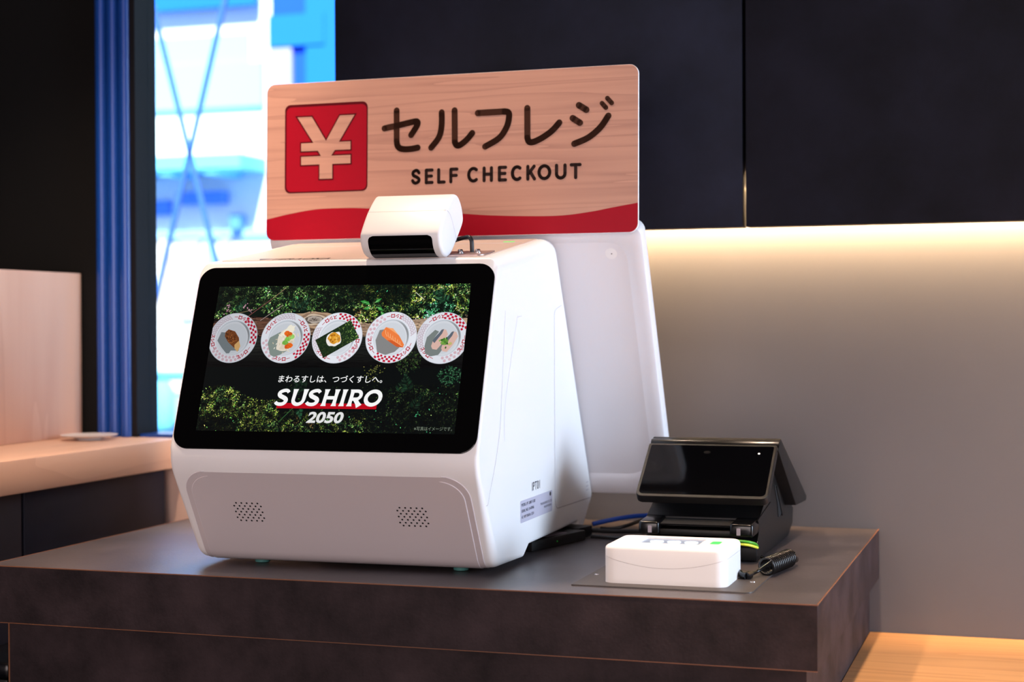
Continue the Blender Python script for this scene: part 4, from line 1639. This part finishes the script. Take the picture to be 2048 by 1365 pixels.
def G_(ch, x0, x1, y0=80.6, y1=98.9):
    w_ = x1 - x0
    h = y1 - y0
    cy = (y0 + y1) / 2
    if ch == 'S':
        return [cat2([(x1 - .2, y1 - 3.4), (x1 - 2.5, y1 - .4), (x0 + w_ * .5, y1 + .2), (x0 + 1.4, y1 - 1.8), (x0 + .5, y1 - 5), (x0 + 2.2, cy + 1.6), (x0 + w_ * .55, cy), (x1 - 1.6, cy - 2), (x1 - .2, y0 + 5), (x1 - 1.2, y0 + 1.8), (x0 + w_ * .5, y0 - .2), (x0 + 2, y0 + .8), (x0, y0 + 3.6)], 4)]
    if ch == 'E':
        return [[(x0, y0), (x0, y1)], [(x0, y1), (x1, y1)], [(x0, cy + .3), (x1 - 1, cy + .3)], [(x0, y0), (x1, y0)]]
    if ch == 'F':
        return [[(x0, y0), (x0, y1)], [(x0, y1), (x1, y1)], [(x0, cy), (x1 - 1, cy)]]
    if ch == 'L':
        return [[(x0, y1), (x0, y0)], [(x0, y0), (x1, y0)]]
    if ch == 'C':
        return [arc(x0 + w_ * .56, cy, w_ * .56, h / 2, 52, 308, 22)]
    if ch == 'H':
        return [[(x0, y0), (x0, y1)], [(x1, y0), (x1, y1)], [(x0, cy), (x1, cy)]]
    if ch == 'K':
        return [[(x0, y0), (x0, y1)], [(x1 - .6, y1), (x0 + .5, cy - 2)], [(x0 + w_ * .36, cy + 1.4), (x1, y0)]]
    if ch == 'O':
        return [arc((x0 + x1) / 2, cy, w_ / 2, h / 2, 0, 360, 30)]
    if ch == 'U':
        return [[(x0, y1), (x0, y0 + w_ * .5)] + arc((x0 + x1) / 2, y0 + w_ * .5, w_ / 2, w_ * .5, 180, 360, 14)[1:] + [(x1, y1)]]
    if ch == 'T':
        return [[(x0, y1), (x1, y1)], [((x0 + x1) / 2, y1), ((x0 + x1) / 2, y0)]]


q = []
for ch, a, c in (('S', 238.1, 253.4), ('E', 259.8, 274.0), ('L', 279.4, 293.0), ('F', 298.6, 313.0), ('C', 326.5, 344.5), ('H', 350.4, 366.5), ('E', 373.9, 388.3),
                 ('C', 393.9, 411.6), ('K', 417.4, 432.4), ('O', 434.4, 455.4), ('U', 460.7, 478.3), ('T', 482.9, 500.7)):
    for st in G_(ch, a + capw / 2, c - capw / 2):
        q += stroke_polys([(p[0] * mm, p[1] * mm) for p in st], capw * mm)
V, F = [], []
for p in q:
    ar = sum(p[j - 1][0] * p[j][1] - p[j][0] * p[j - 1][1] for j in range(len(p)))
    if ar < 0:
        p = list(reversed(p))
    b0 = len(V)
    V += [SFm @ Vector((v[0], v[1], 0.0006)) for v in p]
    F.append(tuple(range(b0, b0 + len(p))))
obj('english_lettering', V, F, MAT['sign_text'], SG)
for x in (0.16, 0.42):
    box('mounting_bracket', (x - 0.02, 0.0047, 0.004), (x + 0.02, 0.0125, 0.03), MAT['metal'], SG)

# ================================================================== SCANNER ON TOP
BS = thing('barcode_scanner', 'white rounded scanner with black window standing on top of the machine', 'scanner',
           tuple(K.matrix_basis @ Vector((0, 0, 0))) if False else (KX, KY, TOPZ), (0, 0, KYAW))
prof = [(.055, .0905), (.040, .0945), (.030, .104), (.0265, .1165), (.030, .126), (.052, .1510), (.078, .1715), (.089, .1750), (.101, .1735),
        (.113, .1640), (.1205, .1500), (.1195, .1380), (.103, .1215), (.077, .0995), (.066, .0930)]


def closed_cat(P, n=5):
    o_ = []
    m_ = len(P)
    for i in range(m_):
        a, b_, c, d = (Vector(P[(i + k - 1) % m_]) for k in range(4))
        for k in range(n):
            t = k / n
            o_.append(0.5 * ((2 * b_) + (c - a) * t + (2 * a - 5 * b_ + 4 * c - d) * t * t + (3 * b_ - a - 3 * c + d) * t ** 3))
    return o_


PR = closed_cat(prof, 5)
cen = Vector((0.0735, 0.132))


def scanner_body():
    V, F = [], []
    s0, s1, r = 0.028, 0.140, 0.0045
    n = len(PR)
    nor = []
    for i in range(n):
        t = (PR[(i + 1) % n] - PR[i - 1]).normalized()
        nn_ = Vector((-t.y, t.x))
        if nn_.dot(cen - PR[i]) < 0:
            nn_ = -nn_
        nor.append(nn_)
    lv = []
    for k in range(6):
        th = PI / 2 * (5 - k) / 5
        lv.append((s0 + r * (1 - math.sin(th)), r * (1 - math.cos(th))))
    for k in range(6):
        th = PI / 2 * k / 5
        lv.append((s1 - r * (1 - math.sin(th)), r * (1 - math.cos(th))))
    for s, ins in lv:
        for p, m_ in zip(PR, nor):
            q_ = p + m_ * ins
            V.append(Vector((s, q_.x, q_.y + HZ)))
    for i in range(len(lv) - 1):
        for k in range(n):
            a, b_ = i * n + k, i * n + (k + 1) % n
            F.append((a, b_, b_ + n, a + n))
    F.append(tuple(range(n - 1, -1, -1)))
    F.append(tuple((len(lv) - 1) * n + k for k in range(n)))
    bm = bmesh.new()
    vs = [bm.verts.new(v) for v in V]
    for f in F:
        bm.faces.new([vs[i] for i in f])
    o = from_bm('housing', bm, MAT['white'], BS, smooth=40)
    return o


SB = scanner_body()


def scanner_window():
    # black strip wrapped round the lower front of the housing
    idx = [i for i in range(len(PR))]
    # arc from the front (.0268,.118) down to the bottom (.057,.0885)
    dense = [p for p in PR if p.x < 0.058 and p.y < 0.1195]
    dense.sort(key=lambda p: -p.y if p.x < 0.035 else -p.y)
    dense.sort(key=lambda p: math.atan2(p.y - cen.y, p.x - cen.x) % (2 * PI))
    V, F = [], []
    n = len(dense)
    s0, s1 = 0.0400, 0.1290
    L_ = [0]
    for a, b_ in zip(dense, dense[1:]):
        L_.append(L_[-1] + (b_ - a).length)
    tot = L_[-1]
    rad = 0.0065
    cols = 14
    for i, p in enumerate(dense):
        nn_ = (p - cen).normalized()
        q_ = p + nn_ * 0.0006
        d0 = L_[i]
        e_ = rad - math.sqrt(max(0, rad ** 2 - (rad - d0) ** 2)) if d0 < rad else 0
        for k in range(cols + 1):
            s = s0 + e_ + (s1 - s0 - 2 * e_) * k / cols
            V.append(Vector((s, q_.x, q_.y + HZ)))
    for i in range(n - 1):
        for k in range(cols):
            a = i * (cols + 1) + k
            F.append((a, a + 1, a + cols + 2, a + cols + 1))
    bm = bmesh.new()
    vs = [bm.verts.new(v) for v in V]
    for f in F:
        bm.faces.new([vs[j] for j in f])
    return from_bm('scan_window', bm, MAT['black_glass'], BS, smooth=60)


scanner_window()
# seam across the top front and down the cap
q = [[(0.0295, .0), (0.1385, .0), (0.1385, .0005), (0.0295, .0005)]]
V = []
pA = Vector((0.0522, 0.1512))
nn_ = (pA - Vector((0.08, 0.11))).normalized()
tt = Vector((0.72, 0.69)).normalized()
for s in (0.0285, 0.1395):
    for d in (-0.0002, 0.0002):
        p = pA + tt * d + nn_ * 0.0003
        V.append(Vector((s, p.x, p.y + HZ)))
obj('housing_seam', V, [(0, 2, 3, 1)], MAT['seam'], BS)
CF = frame(Vector((0.1401, 0, HZ)), (0, 1, 0), (0, 0, 1))
polys_obj('housing_seam', [list(r_) for r_ in stroke_polys(cat2([(.0522, .1512), (.066, .146), (.080, .130), (.092, .113)], 4), 0.0004, False)], CF, MAT['seam'], BS, 0.0002)
# neck, bracket plate, screws, cable
nk = Vector((0.084, 0.0735, HZ + 0.094))
lathe('neck', [(0.013, 0.0922 + HZ), (0.013, 0.094 + HZ), (0.012, 0.100 + HZ)], MAT['black_soft'], BS, (0.0855, 0.066, 0), n=28)
slab('bracket_plate', rrect(0.060, 0.012, 0.186, 0.068, [0.001, 0.012, 0.004, 0.004], 5), 0.0011, 0.0026, TF, MAT['plate'], BS, bev=0.0003)
for (x, y) in ((0.1455, 0.042), (0.1695, 0.042)):
    mtx = TF @ Matrix.Translation((x, y, 0))
    lathe('screw', [(0.0050, 0.0026), (0.0050, 0.0034), (0.0032, 0.0036), (0.0036, 0.0060), (0.0026, 0.0072)], MAT['metal'], BS, mtx=mtx, n=20)
P = [TF @ Vector(p) for p in ((0.1580, 0.053, 0.001), (0.1582, 0.053, 0.010), (0.1577, 0.054, 0.017), (0.1545, 0.056, 0.0215), (0.148, 0.059, 0.0215), (0.130, 0.066, 0.017), (0.120, 0.070, 0.012), (0.112, 0.072, 0.010))]
tube('cable', P, 0.0028, MAT['black_cable'], BS, n=6, sides=14)

# ================================================================== CODE READER (white box on black plate)
QR = thing('code_reader', 'low white scanner box with glowing top window on a black plate, front right of counter', 'scanner', (-0.444, 2.005, TOPZ))
bx0, bx1, by0, by1 = -0.077, 0.077, -0.0545, 0.0545
BH = 0.0485


def reader():
    o_ = []
    c_ = rrect(bx0, by0, bx1, by1, 0.014, 8)
    for i_ in range(len(c_)):
        p_, q_ = Vector(c_[i_]), Vector(c_[(i_ + 1) % len(c_)])
        k_ = max(1, int((q_ - p_).length / 0.006))
        o_ += [tuple(p_.lerp(q_, j_ / k_)) for j_ in range(k_)]
    n = len(o_)
    def seam_h(p):
        # joint line dips in the middle of the front
        f = max(0, 1 - (p[0] / 0.077) ** 2)
        fr_ = max(0.0, min(1.0, (by0 + 0.02 - p[1]) / 0.02 + 0.5))
        return 0.0355 - 0.0135 * f * fr_
    def ins(d):
        r_ = []
        for i in range(n):
            a, b_ = Vector(o_[i - 1]), Vector(o_[(i + 1) % n])
            t = (b_ - a).normalized()
            r_.append((o_[i][0] - t.y * d, o_[i][1] + t.x * d))
        return r_
    # lower body
    V, F = [], []
    for z in (0.0018, 'seam'):
        V += [Vector((p[0], p[1], seam_h(p) - 0.0002 if z == 'seam' else z)) for p in o_]
    V += [Vector((p[0], p[1], seam_h(q) - 0.0002)) for p, q in zip(ins(0.003), o_)]
    for i in range(2):
        for k in range(n):
            a, b_ = i * n + k, i * n + (k + 1) % n
            F.append((a, b_, b_ + n, a + n))
    F.append(tuple(range(n - 1, -1, -1)))
    obj('case', V, F, MAT['white'], QR, smooth=35)
    V, F = [], []
    ir = ins(0.0004)
    V += [Vector((p[0], p[1], seam_h(q) - 0.001)) for p, q in zip(ir, o_)] + [Vector((p[0], p[1], seam_h(q) + 0.001)) for p, q in zip(ir, o_)]
    for k in range(n):
        F.append((k, (k + 1) % n, n + (k + 1) % n, n + k))
    obj('case_seam', V, F, MAT['seam'], QR, smooth=35)
    V, F = [], []
    V += [Vector((p[0], p[1], seam_h(q) + 0.0002)) for p, q in zip(ins(0.003), o_)]
    V += [Vector((p[0], p[1], seam_h(p) + 0.0002)) for p in o_]
    r = 0.0055
    for k in range(7):
        th = PI / 2 * k / 6
        V += [Vector((p[0], p[1], BH - r * (1 - math.sin(th)))) for p in ins(r * (1 - math.cos(th)))]
    # rim of the window opening
    wn_ = []
    for p_ in o_:
        wn_.append((-0.002 + max(-0.038, min(0.038, p_[0] * 0.62)), 0.005 + max(-0.025, min(0.025, p_[1] * 0.62))))
    V += [Vector((p[0], p[1], BH)) for p in wn_]
    V += [Vector((p[0], p[1], BH - 0.002)) for p in wn_]
    L9 = len(V) // n
    for i in range(L9 - 1):
        for k in range(n):
            a, b_ = i * n + k, i * n + (k + 1) % n
            F.append((a, b_, b_ + n, a + n))
    lid = obj('lid', V, F, MAT['white'], QR, smooth=35)
    obj('scan_window', [Vector((p[0], p[1], BH - 0.0016)) for p in wn_], [tuple(range(n))], MAT['led_dark'], QR)
    return lid


reader()
for x in (-0.022, 0.000, 0.022):
    lathe('lamp', [(0.0085, BH - 0.0015), (0.0085, BH - 0.0006), (0.007, BH - 0.0004)], MAT['led_lens'], QR, (x, 0.004, 0), n=24)
slab('status_light', rrect(0.048, -0.012, 0.060, 0.012, 0.003, 4), BH - 0.001, BH + 0.0004, Matrix.Identity(4), MAT['green_led'], QR)
slab('base_plate', rrect(-0.1115, -0.078, 0.1120, 0.095, [0.002, 0.010, 0.006, 0.006], 5), 0.0001, 0.0018, Matrix.Identity(4), MAT['plate_black'], QR, bev=0.0004)
for (x, y) in ((-0.1010, 0.005), (0.0995, 0.001), (-0.100, 0.085), (0.100, 0.085)):
    lathe('screw', [(0.0032, 0.0018), (0.0030, 0.0026), (0.0014, 0.0031)], MAT['metal'], QR, (x, y, 0), n=16)

# ================================================================== PAYMENT TERMINAL
PT = thing('payment_terminal', 'black payment terminal with a tilted touch screen and rear flap behind the white reader', 'terminal', (-0.445, 2.35, TOPZ))
def pl(X, Y, z):
    return Vector((X + 0.445, Y - 2.35, z + HZ))


def prism_x(name, prof_, x0, x1, m, parent, bev=0.0, seg=2):
    bm = bmesh.new()
    a = [bm.verts.new(pl(x0, y, z)) for y, z in prof_]
    b_ = [bm.verts.new(pl(x1, y, z)) for y, z in prof_]
    n = len(prof_)
    bm.faces.new(a)
    bm.faces.new(list(reversed(b_)))
    for i in range(n):
        bm.faces.new([a[i], a[(i + 1) % n], b_[(i + 1) % n], b_[i]])
    if bev:
        bmesh.ops.bevel(bm, geom=list(bm.edges), offset=bev, segments=seg, affect='EDGES', profile=0.5)
    return from_bm(name, bm, m, parent, smooth=35)


XL, XR = -0.5265, -0.3700
prism_x('base', [(2.186, -.3195), (2.472, -.3195), (2.515, -.3050), (2.523, -.2800), (2.440, -.2620), (2.330, -.2000), (2.300, -.1950), (2.262, -.2180), (2.250, -.2500),
                 (2.205, -.2625), (2.205, -.2840), (2.186, -.3000)], XL, XR, MAT['black'], PT, bev=0.0022)
# front cheeks either side of the paper mouth
for x0, x1 in ((XL, -0.498), (-0.402, XR)):
    prism_x('cheek', [(2.158, -.2655), (2.210, -.2625), (2.210, -.2842), (2.158, -.2842)], x0, x1, MAT['black_gloss'], PT, bev=0.004, seg=3)
prism_x('mouth_bar', [(2.166, -.2765), (2.208, -.2765), (2.208, -.2842), (2.166, -.2842)], -0.4985, -0.4015, MAT['black'], PT, bev=0.001)
prism_x('mouth_tray', [(2.168, -.2695), (2.206, -.2655), (2.206, -.268), (2.170, -.2715)], -0.4985, -0.4015, MAT['black_soft'], PT)
for x in (-0.5105, -0.3895):
    box('indicator', tuple(pl(x - 0.0026, 2.1574, -.2810)), tuple(pl(x + 0.0026, 2.1582, -.2715)), MAT['grey_mark'], PT)
# display
D0, D1 = Vector((0, 2.185, -.2330)), Vector((0, 2.270, -.1690))
dd = (D1 - D0); DL = dd.length; dd.normalize()
DF = frame(pl(-0.445, D0.y, D0.z), (1, 0, 0), tuple(dd))
ds = slab('display', rrect(-0.0925, -0.002, 0.0900, DL + 0.002, [0.010, 0.010, 0.003, 0.003], 6), -0.012, 0.0, DF, MAT['black'], PT, bev=0.0012)
slab('display_glass', rrect(-0.0885, 0.003, 0.0862, DL - 0.002, [0.006, 0.006, 0.002, 0.002], 6), -0.001, 0.0005, DF, MAT['black_glass'], ds, bev=0.0003)
slab('camera_lens', [(-0.006 + 0.0035 * math.cos(a) * 1.4, DL - 0.0165 + 0.0028 * math.sin(a)) for a in [2 * PI * k / 16 for k in range(16)]], 0, 0.0008, DF, MAT['black_gloss'], ds)
slab('status_light', [(0.067 + 0.0016 * math.cos(a), DL - 0.0175 + 0.0016 * math.sin(a)) for a in [2 * PI * k / 12 for k in range(12)]], 0, 0.0008, DF,
     mat('white_dot', (230, 230, 230), .4, emit=(230, 230, 230), estr=.6), ds)
# rear flap
prism_x('rear_flap', [(2.284, -.1625), (2.292, -.1600), (2.548, -.2655), (2.540, -.2725), (2.436, -.2690), (2.270, -.1760)], -0.5360, -0.3530, MAT['black'], PT, bev=0.0012)
prism_x('ridge_bar', [(2.272, -.1690), (2.276, -.1630), (2.288, -.1615), (2.286, -.1690)], -0.5360, -0.3530, MAT['black_gloss'], PT, bev=0.001)
# side details on the right flank
TFs = frame(pl(XR, 0, 0), (0, 1, 0), (0, 0, 1))
TFs = frame(Vector((XR + 0.445, -2.35, HZ)), (0, 1, 0), (0, 0, 1))
slab('side_rib', [(2.190, -.2640), (2.300, -.2500), (2.304, -.2530), (2.196, -.2690)], -0.0005, 0.0014, TFs, MAT['black'], PT, bev=0.0004)
slab('side_slot', [(2.335, -.2300), (2.350, -.2320), (2.400, -.2780), (2.372, -.2800), (2.360, -.2560)], -0.0005, 0.0008, TFs, MAT['hole'], PT)
slab('side_tab', [(2.345, -.2320), (2.358, -.2330), (2.425, -.2790), (2.402, -.2810)], 0.0, 0.0022, TFs, MAT['black'], PT, bev=0.0005)
# earth wire across the front corner
for m_, dz, nm in (('green_wire', 0.0, 'earth_wire'), ('yellow_wire', -0.004, 'earth_wire')):
    tube(nm, [pl(-0.415, 2.155, -.2865 + dz), pl(-0.392, 2.150, -.2872 + dz), pl(-0.376, 2.153, -.2885 + dz), pl(-0.3685, 2.166, -.2925 + dz), pl(-0.3690, 2.186, -.2985 + dz * .4)], 0.0019, MAT[m_], PT, n=6)

# ================================================================== POWER ADAPTER, CABLES, COIL
PA = thing('power_adapter', 'flat black power adapter with a small label half under the white machine', 'adapter', (-0.690, 2.196, TOPZ), (0, 0, math.radians(-15.0)))
box('adapter_body', (-0.072, 0, 0.0003), (0.0, 0.150, 0.0155), MAT['black_soft'], PA, bev=0.0022)
slab('adapter_label', rrect(-0.030, 0.052, -0.008, 0.110, 0.002, 3), 0.015, 0.0157, Matrix.Identity(4), MAT['grey_mark'], PA)
box('adapter_plug', (-0.052, 0.1502, 0.001), (-0.012, 0.190, 0.0175), MAT['black'], PA, bev=0.002)
lathe('adapter_light', [(0.001, -0.0002), (0.001, 0.0006)], MAT['dim_led'], PA, mtx=frame(Vector((0.0, 0.068, 0.008)), (0, 1, 0), (0, 0, 1)), n=10)
cz = lambda X, Y, h: (X, Y, TOPZ + h)
c1 = tube('network_cable', [cz(-0.664, 2.425, .014), cz(-0.655, 2.43, .016), cz(-0.625, 2.445, .022), cz(-0.600, 2.462, .0245), cz(-0.575, 2.475, .0245), cz(-0.540, 2.482, .024), cz(-0.5275, 2.483, .024)], 0.0036, MAT['blue_cable'], None, sides=14)
tag(c1, 'thick blue cable arching from the white machine to the black terminal', 'cable')
c2 = tube('power_cable', [cz(-0.6655, 2.386, .0085), cz(-0.652, 2.395, .008), cz(-0.620, 2.41, .006), cz(-0.585, 2.425, .0055), cz(-0.545, 2.43, .006), cz(-0.5275, 2.43, .008)], 0.0032, MAT['black_cable'], None)
tag(c2, 'black cable lying from the adapter plug to the black terminal', 'cable')
c3 = tube('signal_cable', [cz(-0.660, 2.46, .0035), cz(-0.640, 2.455, .004), cz(-0.618, 2.462, .009), cz(-0.596, 2.50, .016), cz(-0.565, 2.52, .018), cz(-0.535, 2.505, .020), cz(-0.5275, 2.50, .020)], 0.0028, MAT['black_cable'], None)
tag(c3, 'thin black cable rising behind the thick blue one', 'cable')
c4 = tube('loose_cable', [cz(-0.650, 2.365, .0030), cz(-0.620, 2.36, .0030), cz(-0.585, 2.355, .0030), cz(-0.555, 2.33, .0030), cz(-0.535, 2.30, .0032), cz(-0.5275, 2.29, .0036)], 0.0026, MAT['black_cable'], None)
tag(c4, 'black cable lying flat behind the white code reader', 'cable')

CT = thing('coiled_tether', 'black coiled security cord lying beside the white reader on the counter', 'cord', (-0.335, 2.10, TOPZ))
def tl(X, Y, h):
    return Vector((X + 0.335, Y - 2.10, h))
a0, a1 = tl(-0.3370, 2.062, .0128), tl(-0.3215, 2.150, .0128)
ax = (a1 - a0).normalized()
uu = ax.orthogonal().normalized(); vv = ax.cross(uu)
path = []
T = 13
for i in range(T * 14 + 1):
    t = i / (T * 14)
    an = 2 * PI * T * t
    path.append(a0 + ax * ((a1 - a0).length * t) + (uu * math.cos(an) + vv * math.sin(an)) * 0.0102)
V, F = tube_geo(path, 0.0021, 8)
obj('coil', V, F, MAT['black_gloss'], CT, smooth=60)
def tt_(name, pts, r):
    return tube(name, pts, r, MAT['black_gloss'], CT, n=6)
tt_('lead', [path[0], tl(-0.3455, 2.052, .009), tl(-0.3505, 2.038, .007), tl(-0.3545, 2.028, .006)], 0.0022)
tt_('crimp', [tl(-0.3525, 2.032, .0065), tl(-0.3555, 2.024, .0058)], 0.0050)
tt_('lead', [tl(-0.3555, 2.024, .0058), tl(-0.3635, 2.030, .0062), tl(-0.3668, 2.040, .0075)], 0.0042)
tt_('lead', [path[-1], tl(-0.3170, 2.160, .010), tl(-0.3160, 2.172, .008), tl(-0.3205, 2.180, .007), tl(-0.330, 2.186, .006)], 0.0024)
tt_('crimp', [tl(-0.3165, 2.158, .0105), tl(-0.3155, 2.167, .009)], 0.0046)
tt_('crimp', [tl(-0.3290, 2.185, .0062), tl(-0.3370, 2.190, .0058)], 0.0048)
tt_('lead', [tl(-0.3370, 2.190, .0058), tl(-0.350, 2.198, .0035), tl(-0.362, 2.204, .0035), tl(-0.3675, 2.206, .005)], 0.0020)
